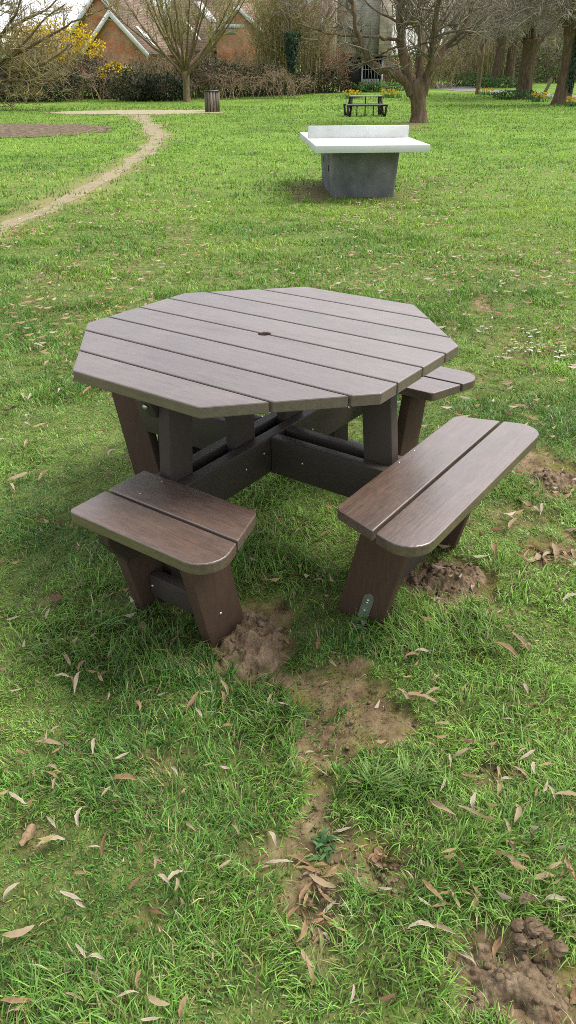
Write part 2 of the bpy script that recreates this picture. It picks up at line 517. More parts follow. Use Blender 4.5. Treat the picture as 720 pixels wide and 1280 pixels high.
# under the near blades the turf is darker thatch; far off the sheet itself reads as grass
sx = nt.nodes.new('ShaderNodeSeparateXYZ'); L(tc.outputs['Object'], sx.inputs[0])
fy = N(nt, 'ShaderNodeMapRange'); fy.inputs['From Min'].default_value = 3.0; fy.inputs['From Max'].default_value = 16.0
L(sx.outputs['Y'], fy.inputs['Value'])
turf = N(nt, 'ShaderNodeMix', data_type='RGBA'); L(fy.outputs['Result'], turf.inputs['Factor']); L(und.outputs['Color'], turf.inputs['A']); L(gr.outputs['Color'], turf.inputs['B'])
so = ramp(nt, [(0.34, (0.055, 0.036, 0.020)), (0.46, (0.165, 0.112, 0.063)), (0.58, (0.265, 0.188, 0.110)), (0.75, (0.35, 0.26, 0.165))]); L(n2.outputs['Fac'], so.inputs['Fac'])
moss = N(nt, 'ShaderNodeTexNoise', Scale=6.5, Detail=7.0, Roughness=0.75); L(tc.outputs['Object'], moss.inputs['Vector'])
mr = ramp(nt, [(0.48, 0.0), (0.60, 0.75)]); L(moss.outputs['Fac'], mr.inputs['Fac'])
sm = N(nt, 'ShaderNodeMix', data_type='RGBA'); L(mr.outputs['Color'], sm.inputs['Factor']); L(so.outputs['Color'], sm.inputs['A']); sm.inputs['B'].default_value = (0.165, 0.16, 0.035, 1)
g2 = N(nt, 'ShaderNodeMix', data_type='RGBA'); L(sp.outputs[0], g2.inputs['Factor']); L(turf.outputs['Result'], g2.inputs['A']); L(sm.outputs['Result'], g2.inputs['B'])
g3 = N(nt, 'ShaderNodeMix', data_type='RGBA'); L(sp.outputs[1], g3.inputs['Factor']); L(g2.outputs['Result'], g3.inputs['A']); g3.inputs['B'].default_value = (0.27, 0.225, 0.105, 1)
pb = N(nt, 'ShaderNodeBsdfPrincipled', Roughness=0.95); pb.inputs['Specular IOR Level'].default_value = 0.15
L(g3.outputs['Result'], pb.inputs['Base Color'])
bp = N(nt, 'ShaderNodeBump', Strength=0.9, Distance=0.012); L(n3.outputs['Fac'], bp.inputs['Height']); L(bp.outputs['Normal'], pb.inputs['Normal'])
L(pb.outputs[0], out.inputs['Surface'])
tag(link('ground', gme, mm), kind='structure')


def ribbon(name, mid, half, mat, seed, zoff=0.0035, amp=0.25):
    """a worn path: sheet along a centre line with frayed edges"""
    pts = [Vector(m) for m in mid]
    fine, hw = [], []
    for i in range(len(pts)-1):
        k = max(2, int((pts[i+1] - pts[i]).length/0.35))
        for j in range(k):
            t = j/k
            p0 = pts[max(i-1, 0)]; p1 = pts[i]; p2 = pts[i+1]; p3 = pts[min(i+2, len(pts)-1)]
            q = 0.5*((2*p1) + (p2-p0)*t + (2*p0-5*p1+4*p2-p3)*t*t + (-p0+3*p1-3*p2+p3)*t**3)
            fine.append(q); hw.append(half[i]*(1-t) + half[i+1]*t)
    fine.append(pts[-1]); hw.append(half[-1])
    m = MB(); vs = []; fs = []; C = 7
    for i, q in enumerate(fine):
        d = (fine[min(i+1, len(fine)-1)] - fine[max(i-1, 0)]).normalized(); s = Vector((d.y, -d.x, 0))
        wl = hw[i]*(1 + amp*(float(vnoise(i*0.6, 1.5, seed))*2 - 1)); wr = hw[i]*(1 + amp*(float(vnoise(i*0.6, 7.5, seed))*2 - 1))
        for c in range(C):
            t = c/(C-1)
            v = q - s*wl*(1-t)*1.0 + s*wr*t if False else q + s*(-wl + (wl+wr)*t)
            vs.append((v.x, v.y, float(hgt(v.x, v.y)) + zoff))
    for i in range(len(fine)-1):
        for c in range(C-1): fs.append((i*C+c, i*C+c+1, (i+1)*C+c+1, (i+1)*C+c))
    m.add(vs, fs)
    return tag(m.build(name, mat, smooth=True), kind='structure')


def blob_sheet(name, c, rx, ry, mat, seed, zoff=0.008, n=72, fray=0.28):
    m = MB(); vs = [(c.x, c.y, float(rise(c.y)) + zoff)]
    for ring in (0.5, 1.0):
        for i in range(n):
            a = 2*PI*i/n
            k = ring*(1 + (fray*(float(fbm(math.cos(a)*3 + seed, math.sin(a)*3, seed, 4)) - 0.5)*2 if ring == 1.0 else 0))
            vs.append((c.x + rx*k*math.cos(a), c.y + ry*k*math.sin(a), float(rise(c.y + ry*k*math.sin(a))) + zoff))
    fs = [(0, 1+i, 1+(i+1) % n) for i in range(n)]
    fs += [(1+i, 1+n+i, 1+n+(i+1) % n, 1+(i+1) % n) for i in range(n)]
    m.add(vs, fs)
    return tag(m.build(name, mat), kind='structure')


ribbon('dirt_path', TRAIL, [0.12, 0.12, 0.12, 0.13, 0.16, 0.22, 0.25, 0.28, 0.42, 1.0], M['path'], 5, amp=0.95)
blob_sheet('gravel_area', G(182, 138.5), 4.3, 2.6, M['gravel'], 3, 0.012)
blob_sheet('mulch_patch', G(8, 159), 3.6, 3.6, M['mulch'], 9, 0.010)
ribbon('park_path', [G(740, 127), G(690, 121.5), G(648, 118.5), G(615, 116.5), G(585, 114.5), G(572, 110.5), G(570, 106)], [1.3, 1.3, 1.4, 1.5, 1.6, 2.0, 2.5], M['tarmac'], 15, 0.014, 0.1)


# soil mounds
def mound(px, py, rx, ry, h, label, seed, lumps=30):
    c = G(px, py)
    ex = (G(px + rx, py) - G(px - rx, py)).length/2
    ey = (G(px, py + ry) - G(px, py - ry)).length/2
    n = 110
    t = np.linspace(-1.15, 1.15, n)
    X, Y = np.meshgrid(t, t)
    wx, wy = c.x + X*ex, c.y + Y*ey
    r = np.sqrt(X*X + Y*Y) + (fbm(wx*7, wy*7, seed, 3) - 0.5)*0.75
    base = sstep(1.0, 0.15, r)
    z = base*h*(0.75 + 0.5*fbm(wx*9, wy*9, seed+1, 3))
    z += sstep(1.0, 0.75, r)*((fbm(wx*24, wy*24, seed+2, 4) - 0.5)*0.060 + np.abs(fbm(wx*60, wy*60, seed+3, 3) - 0.5)*0.03)
    z += -0.03*sstep(0.88, 1.08, r)
    z += float(hgt(c.x, c.y)) - 0.004
    ii = np.arange(n*n).reshape(n, n)
    q = np.stack([ii[:-1, :-1], ii[:-1, 1:], ii[1:, 1:], ii[1:, :-1]], -1).reshape(-1, 4)
    keep = (r < 1.14).ravel()[q].all(1)
    V = np.stack([wx, wy, z], -1).reshape(-1, 3)
    # small crumbs lying on the heap join the same mass of soil
    m = MB()
    m.v = [tuple(v) for v in V]; m.t = [(1, 1, 1)]*len(V); m.f4 = [tuple(int(k) for k in f) for f in q[keep]]
    rr = random.Random(seed)
    for _ in range(lumps):
        a, d = rr.random()*2*PI, math.sqrt(rr.random())*0.9
        x, y = c.x + ex*d*math.cos(a), c.y + ey*d*math.sin(a)
        i = int(np.argmin(np.abs(t*ex + c.x - x))); j = int(np.argmin(np.abs(t*ey + c.y - y)))
        s = rr.uniform(0.003, 0.011)
        lump(m, (x, y, float(z[j, i]) + s*0.3), s, rr)
    o = m.build('soil_mound', M['soil'], smooth=True)
    return tag(o, label, 'soil mound', 'heaps of bare soil in the lawn')


def lump(m, c, s, rr, n=6, rings=4):
    vs = [(c[0], c[1], c[2]+s)]
    for k in range(1, rings):
        f = PI*k/rings
        for j in range(n):
            a = 2*PI*j/n + k
            w = s*rr.uniform(0.78, 1.2)
            vs.append((c[0] + w*math.sin(f)*math.cos(a)*1.15, c[1] + w*math.sin(f)*math.sin(a), c[2] + w*math.cos(f)*0.8))
    vs.append((c[0], c[1], c[2]-s*0.8))
    fs = [(0, 1+j, 1+(j+1) % n) for j in range(n)]
    for k in range(rings-2):
        for j in range(n):
            a = 1+k*n+j; b = 1+k*n+(j+1) % n
            fs.append((a, a+n, b+n, b))
    e = len(vs)-1
    fs += [(e, 1+(rings-2)*n+(j+1) % n, 1+(rings-2)*n+j) for j in range(n)]
    m.add(vs, fs)


mound(316, 800, 42, 44, 0.032, 'smooth brown heap of soil against the right foot of the short left bench', 3, 12)
mound(556, 722, 50, 24, 0.038, 'crumbly brown heap of soil beside the foot rail of the long right bench', 5, 40)
mound(655, 1235, 88, 66, 0.022, 'wide freshly dug patch of lumpy brown soil in the near right corner', 8, 36)
mound(690, 600, 44, 14, 0.03, 'low bare soil hump beyond the far end of the long right bench', 12, 30)
for i, (px, py, s, lb) in enumerate([(661, 1163, 0.019, 'largest rounded grey brown clod at the top of the dug soil'), (643, 1160, 0.0145, 'rounded clod to the left of the largest clod above the dug soil'),
                                     (676, 1170, 0.014, 'rounded clod to the right of the largest clod above the dug soil'), (692, 1188, 0.016, 'smooth tan clod at the right edge of the dug soil'),
                                     (645, 1176, 0.012, 'small brown clod beside the upright orange leaf at the dug soil'), (659, 1180, 0.009, 'tiny clod below the largest clod above the dug soil')]):
    rr = random.Random(40+i); m = MB()
    lump(m, (0, 0, 0), s, rr, 12, 8)
    g = G(px, py, 0.02)
    o = m.build('soil_clod', M['soil'], smooth=True)
    o.location = (g.x, g.y, 0.006 + s*0.8)
    tag(o, lb, 'clod', 'soil clods by the dug soil')

# ------------------------------------------------------------------ grass
def grass_colours(n, x, y, rng):
    k = fbm(x*1.1, y*1.1, 51, 3)
    k2 = fbm(x*6, y*6, 57, 2)
    k3 = fbm(x*0.45, y*0.45, 53, 3)
    mixv = np.clip((k - 0.5)*2.2 + (k2 - 0.5)*1.0 + (k3 - 0.5)*1.4 + 0.5 + rng.normal(0, 0.22, n), 0, 1)[:, None]
    far = sstep(0.0, 6.0, y)[:, None]
    deep = np.array([0.082, 0.225, 0.036])*(1-far) + np.array([0.128, 0.300, 0.028])*far
    fresh = np.array([0.290, 0.510, 0.090])*(1-far) + np.array([0.355, 0.545, 0.072])*far
    c = deep*(1-mixv) + fresh*mixv
    u = rng.random(n)
    yel = u < 0.10
    c[yel] = np.array([0.34, 0.36, 0.09])*rng.uniform(0.7, 1.1, (yel.sum(), 1))
    dry = u > 0.935 - 0.05*bare(x, y)
    c[dry] = np.array([0.48, 0.40, 0.21])*rng.uniform(0.5, 1.1, (dry.sum(), 1))
    return np.minimum(c*np.clip(rng.normal(1.0, 0.26, (n, 1)), 0.45, 1.7), 0.8)


LUSH_AND_SHADE = [ell(*a) for a in [(150, 815, 170, 60, 1.0), (330, 730, 110, 60, 0.9), (560, 800, 130, 40, 0.9), (480, 985, 70, 40, 0.9),
                          (560, 1080, 60, 60, 0.7), (500, 1230, 70, 60, 0.8), (330, 870, 50, 70, 0.8), (330, 605, 70, 40, 0.5), (650, 880, 80, 60, 0.4),
                          (200, 1200, 160, 60, 0.3), (345, 238, 40, 9, 0.9), (450, 252, 60, 5, 0.9), (690, 1120, 60, 40, 0.7)]]  # patches under and beside the tables paint their shadow into the grass


def lush_and_shade(x, y):
    b = np.zeros_like(x)
    n = fbm(x*4, y*4, 61, 3) - 0.5
    for cx, cy, ex, ey, amt in LUSH_AND_SHADE:
        r = np.sqrt(((x-cx)/ex)**2 + ((y-cy)/ey)**2)
        b = np.maximum(b, amt*sstep(1.25, 0.5, r + n*0.8))
    return b


def blades(n, x0, x1, y0, y1, Lm, w, rng, seg=2, fan=None):
    """n candidate blades over a trapezoid whose half-width grows with y"""
    y = rng.uniform(y0, y1, n)
    t = (y - y0)/(y1 - y0)
    hw = x0 + (x1 - x0)*t
    x = rng.uniform(-1, 1, n)*hw
    keep = rng.random(n) < hw/max(x0, x1)
    x, y = x[keep], y[keep]
    b = bare(x, y)
    tdv = trail_d(x, y) + (fbm(x*1.5, y*1.5, 31, 3) - 0.5)*0.7
    mul = np.hypot((x - MUL[0])/3.6, (y - MUL[1])/3.6)
    grv = np.hypot((x - GRV[0])/4.3, (y - GRV[1])/2.6)
    pat = 1.0 if Lm < 0.03 else 0.45 + 0.55*sstep(0.28, 0.5, fbm(x*4.2, y*4.2, 41, 3))
    keep = (rng.random(len(x)) < (1 - (0.80 if Lm < 0.03 else 0.91)*b)*pat) & (rng.random(len(x)) < np.clip(0.10 + sstep(0.02, 0.5, tdv), 0, 1)) & (mul > 0.97) & (grv > 0.97)
    keep &= ~((np.abs(x - PP[0]) < 0.55) & (np.abs(y - PP[1]) < 0.85))
    x, y = x[keep], y[keep]
    m = len(x)
    ls = lush_and_shade(x, y)
    Lh = Lm*(0.50 + 0.95*sstep(0.3, 0.7, fbm(x*3.4, y*3.4, 71, 3)))*rng.uniform(0.5, 1.25, m)*(1 + 0.45*ls)*(1 - 0.4*bare(x, y))
    # neighbouring blades lean together in tufts
    az = 2*PI*fbm(x*6, y*6, 81, 2)*2.2 + rng.normal(0, 1.1, m)
    lean = np.clip(rng.normal(0.55, 0.35, m), 0.02, 1.35)
    bend = np.clip(rng.normal(0.5, 0.4, m), 0, 1.4)
    dx, dy = np.cos(az), np.sin(az)
    tw = az + PI/2 + rng.normal(0, 0.5, m)
    wx, wy = np.cos(tw), np.sin(tw)
    ww = w*rng.uniform(0.6, 1.3, m)*(1 + 0.2*ls)
    z0 = hgt(x, y) - 0.004
    rows = []
    px, py, pz = x.copy(), y.copy(), z0.copy()
    pts = [(px, py, pz)]
    for s in range(seg):
        a = lean + bend*(s + 0.0)
        st = Lh/seg
        px = px + dx*np.sin(a)*st; py = py + dy*np.sin(a)*st; pz = pz + np.cos(a)*st
        pz = np.maximum(pz, z0 + 0.006)
        pts.append((px, py, pz))
    V = []
    taper = [1.0, 0.85, 0.6][:seg] if seg > 1 else [1.0]
    for k in range(seg):
        X, Y, Z = pts[k]
        V.append(np.stack([X - wx*ww*taper[k]/2, Y - wy*ww*taper[k]/2, Z], -1))
        V.append(np.stack([X + wx*ww*taper[k]/2, Y + wy*ww*taper[k]/2, Z], -1))
    V.append(np.stack(pts[-1], -1))
    nv = 2*seg + 1
    V = np.stack(V, 1).reshape(-1, 3)
    o = np.arange(m)*nv
    f4 = [np.stack([o + 2*k, o + 2*k + 1, o + 2*k + 3, o + 2*k + 2], -1) for k in range(seg-1)]
    f3 = np.stack([o + 2*seg - 2, o + 2*seg - 1, o + 2*seg], -1)
    c = grass_colours(m, x, y, rng)*(1 - 0.28*ls)[:, None]
    if Lm < 0.03:                                   # short under-layer holds the dead thatch
        dead = rng.random(m) < 0.42
        c[dead] = np.array([0.30, 0.25, 0.115])*rng.uniform(0.45, 1.25, (dead.sum(), 1))
    shade = np.ones(nv); shade[:2] = 0.42; shade[-1] = 1.25  # shade between blades put into the colour: dark roots, lighter tips
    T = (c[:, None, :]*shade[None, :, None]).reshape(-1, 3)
    return V, f4, f3, T


MUL = G(8, 159); GRV = G(182, 138.5); PP = (1.12, 9.55)


def grass_object(name, specs, extra=None):
    Vs, F4, F3, T, off = [], [], [], [], 0
    for s in specs:
        V, f4, f3, t = blades(*s)
        Vs.append(V); T.append(t)
        F4 += [f + off for f in f4]; F3.append(f3 + off)
        off += len(V)
    if extra:
        for V, f4, f3, t in extra:
            Vs.append(V); T.append(t); F4 += [f + off for f in f4]; F3.append(f3 + off); off += len(V)
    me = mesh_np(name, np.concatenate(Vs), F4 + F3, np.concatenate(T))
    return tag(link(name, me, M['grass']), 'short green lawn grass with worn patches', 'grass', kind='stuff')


grass_object('grass', [
    (120000, 1.15, 1.75, -2.05, -0.7, 0.043, 0.0031, RNG, 3),
    (160000, 1.75, 3.0, -0.7, 1.2, 0.043, 0.0035, RNG, 3),
    (90000, 1.15, 1.75, -2.05, -0.7, 0.020, 0.0030, RNG, 2),
    (120000, 1.75, 3.0, -0.7, 1.2, 0.020, 0.0034, RNG, 2),
    (80000, 3.0, 4.2, 1.2, 3.6, 0.022, 0.0048, RNG, 2),
    (160000, 3.0, 4.2, 1.2, 3.6, 0.046, 0.0048, RNG, 2),
    (160000, 4.2, 7.2, 3.6, 8.5, 0.050, 0.008, RNG, 2),
    (150000, 7.2, 15, 8.5, 20, 0.060, 0.015, RNG, 2),
    (110000, 15, 26, 20, 38, 0.07, 0.028, RNG, 1),
    (70000, 26, 40, 38, 60, 0.10, 0.05, RNG, 1),
])

# crumbs of earth on the worn patches
m = MB(); rc_ = random.Random(77); cnt = 0
while cnt < 650:
    cx_, cy_, ex_, ey_, am = rc_.choice(BARE[:20])
    a = rc_.random()*2*PI; d = math.sqrt(rc_.random())*1.05
    x, y = cx_ + ex_*d*math.cos(a), cy_ + ey_*d*math.sin(a)
    if float(bare(np.array([x]), np.array([y]))[0]) < 0.35: cnt += 0.2; continue
    s = 0.0015 + 0.0065*rc_.random()**4
    lump(m, (x, y, float(hgt(x, y)) + s*0.4), s, rc_, 5, 3); cnt += 1
tag(m.build('soil_crumbs', M['soil'], smooth=True), 'crumbs of earth scattered over the worn patches', 'soil', kind='stuff')

# the long bladed tuft beside the bare strip and a small rosette weed
def tuft(px, py, n, Lm, w, sx, label, name='grass_tuft', cat='grass tuft', cols=((0.13, 0.25, 0.05), (0.20, 0.33, 0.08), (0.30, 0.42, 0.13)), seed=1, flat=0.9, lobes=1.0):
    g = G(px, py); r_ = random.Random(seed); m = MB(); z0 = float(hgt(g.x, g.y))
    for _ in range(n):
        a = r_.uniform(0, 2*PI); d = Vector((math.cos(a)*sx, math.sin(a), 0)).normalized(); k = r_.random()
        L_ = Lm*r_.uniform(0.5, 1.15); el = r_.uniform(0.25, 1.25); bend = r_.uniform(0.3, 1.1)*flat
        o = Vector((r_.gauss(0, 0.012)*sx, r_.gauss(0, 0.012), 0)); q = o.copy(); s_ = Vector((-d.y, d.x, 0)); rows = []
        c = cols[r_.randrange(len(cols))]; gg = r_.uniform(0.8, 1.2); m.cur = (c[0]*gg, c[1]*gg, c[2]*gg)
        for i in range(5):
            ww = w*(1 - (i/4)**1.6*0.95)*r_.uniform(0.85, 1.15)*(lobes if i in (1, 3) else 1)
            rows += [tuple(q - s_*ww/2), tuple(q + s_*ww/2 + Vector((0, 0, 0.001)))]
            e_ = el - bend*i/2.2
            q = q + (d*math.cos(e_) + Vector((0, 0, math.sin(e_))))*L_/4
            q.z = max(q.z, 0.006 + 0.004*r_.random())
        m.add(rows, [(2*i, 2*i+1, 2*i+3, 2*i+2) for i in range(4)])
    o = m.build(name, M['grass']); o.location = (g.x, g.y, z0); tag(o, label, cat)


tuft(462, 988, 170, 0.10, 0.0038, 1.3, 'long bladed green grass tuft sprawling over the edge of the bare strip', seed=3)
tuft(505, 985, 90, 0.11, 0.0036, 1.2, 'smaller grass tuft to the right of the long bladed tuft', seed=4)
tuft(401, 1048, 22, 0.045, 0.011, 1.0, 'small leafy green rosette weed on the bare strip', 'rosette_weed', 'weed', ((0.07, 0.17, 0.05), (0.10, 0.21, 0.07)), 5, 1.0, 1.5)

# ------------------------------------------------------------------ fallen leaves
LEAFCOL = [(0.42, 0.32, 0.20), (0.36, 0.235, 0.125), (0.52, 0.44, 0.32), (0.23, 0.135, 0.075), (0.46, 0.33, 0.17)]


def leaf_mesh(k, rr):
    """long narrow dry leaf, folded along the rib and curled"""
    m = MB()
    n = 9
    wide = rr.uniform(0.07, 0.125)
    curl = rr.uniform(0.3, 1.5)*rr.choice((-1, 1)); side = rr.uniform(-1.0, 1.0); fold = rr.uniform(0.2, 1.0); twist = rr.uniform(-2.4, 2.4)
    col = LEAFCOL[k % len(LEAFCOL)]
    vs, ts = [], []
    for i in range(n):
        t = i/(n-1)
        x = t - 0.5
        z = 0.10 + curl*0.32*((t-0.5)**2 - 0.08) + 0.02*rr.uniform(-1, 1)
        y = side*0.3*(t-0.5)**2*2 + 0.012*rr.uniform(-1, 1)
        w = wide*(math.sin(PI*min(1, t*0.92 + 0.05))**0.7)*(1 + 0.15*rr.uniform(-1, 1))
        tw = twist*(t-0.5)
        for s in (-1, 0, 1):
            fz = fold*abs(s)*w
            vy, vz = s*w*math.cos(fold*0.6), fz
            vs.append((x, y + vy*math.cos(tw) - vz*math.sin(tw), z + vy*math.sin(tw) + vz*math.cos(tw)))
            g = rr.uniform(0.82, 1.12)*(0.8 if s == 0 else 1.0)
            ts.append((col[0]*g, col[1]*g, col[2]*g))
    fs = []
    for i in range(n-1):
        for s in range(2):
            a = i*3+s
            fs.append((a, a+1, a+4, a+3))
    lo = min(v[2] for v in vs)
    vs = [(x, y, z - lo) for x, y, z in vs]
    b = len(m.v); m.v += vs; m.t += ts; m.f4 += fs
    m.cur = (col[0]*0.6, col[1]*0.55, col[2]*0.5)
    m.tube([vs[1], (vs[1][0] - 0.12, vs[1][1] + 0.03, vs[1][2] + 0.03), (vs[1][0] - 0.24, vs[1][1] + 0.07, vs[1][2])], [0.012, 0.009, 0.007], 4)
    return m.mesh('fallen_leaf', True)


def broad_leaf_mesh(k, rr):
    """crumpled broad leaf with a wavy margin"""
    m = MB(); n = 16; vs = [(0, 0, 0.06)]; col = [(0.27, 0.165, 0.095), (0.20, 0.135, 0.09), (0.36, 0.25, 0.145)][k % 3]
    ts = [col]
    ph = rr.random()*6; sd_ = rr.randint(1, 99)
    for ring in (0.34, 0.67, 1.0):
        for i in range(n):
            a = 2*PI*i/n
            r = 0.5*ring*(1 + 0.10*math.cos(3*a + ph) + 0.16*rr.uniform(-1, 1)*ring)
            x, y = r*math.cos(a), r*0.6*math.sin(a)
            z = 0.08 + 0.30*(float(fbm(x*5 + sd_, y*5, sd_, 3)) - 0.4) + 0.22*abs(y)*2*ring + 0.05*rr.uniform(-1, 1)*ring
            vs.append((x, y, z))
            g = rr.uniform(0.6, 1.2); ts.append((col[0]*g, col[1]*g, col[2]*g))
    fs3 = [(0, 1+i, 1+(i+1) % n) for i in range(n)]
    fs4 = [(1+q*n+i, 1+(q+1)*n+i, 1+(q+1)*n+(i+1) % n, 1+q*n+(i+1) % n) for q in range(2) for i in range(n)]
    lo = min(v[2] for v in vs)
    m.v = [(x, y, z-lo) for x, y, z in vs]; m.t = ts; m.f3 = fs3; m.f4 = fs4
    m.cur = (col[0]*0.6, col[1]*0.6, col[2]*0.6)
    m.tube([m.v[1], (m.v[1][0]+0.3, 0.05, 0.05)], [0.015, 0.008], 4)
    return m.mesh('fallen_leaf', False)


M['leaf'] = foliage('dry_leaf', 0.22, 0.7, 0.2)
rr = random.Random(5)
NARROW = {t: [leaf_mesh(t, rr) for _ in range(5)] for t in range(5)}
BROAD = [broad_leaf_mesh(k, rr) for k in range(6)]
for l in NARROW.values():
    for me in l: me.materials.append(M['leaf'])
for me in BROAD: me.materials.append(M['leaf'])
TONE = {'t': 0, 'o': 1, 'w': 2, 'b': 3, 'y': 4}
WORD = {0: 'narrow tan dry leaf', 1: 'narrow light brown dry leaf', 2: 'narrow pale cream dry leaf', 3: 'narrow dark brown dry leaf', 4: 'narrow ochre dry leaf'}
leaf_n = 0


def leaf(px, py, lp, ang, tone, label=None, where='lying among the grass'):
    global leaf_n
    g = G(px, py)
    depth = (g - CAM_LOC).length
    size = min(lp, 34)*depth/F_PX*(0.72 if tone == 'B' else 1.0)
    # image angle -> heading on the ground
    a = rad(ang)
    e = G(px + 4*math.cos(a), py - 4*math.sin(a)) - g
    h = math.atan2(e.y, e.x)
    size *= min(1.35, 0.7 + 0.3*e.length/(4*depth/F_PX))
    if tone == 'B':
        me = BROAD[leaf_n % len(BROAD)]; word = 'crumpled broad brown dry leaf'
    else:
        me = rr.choice(NARROW[TONE[tone]]); word = WORD[TONE[tone]]
    leaf_n += 1
    o = bpy.data.objects.new('fallen_leaf', me)
    COL.objects.link(o)
    bv = float(bare(np.array([g.x]), np.array([g.y]))[0])
    o.location = (g.x, g.y, float(hgt(g.x, g.y)) + 0.024*(1-bv) + 0.003)
    o.rotation_euler = (rr.uniform(-0.25, 0.25), rr.uniform(-0.2, 0.2), h)
    o.scale = (size,)*3
    tag(o, label or (word + ' ' + where), 'leaf', 'dry leaves strewn over the grass')
    return o


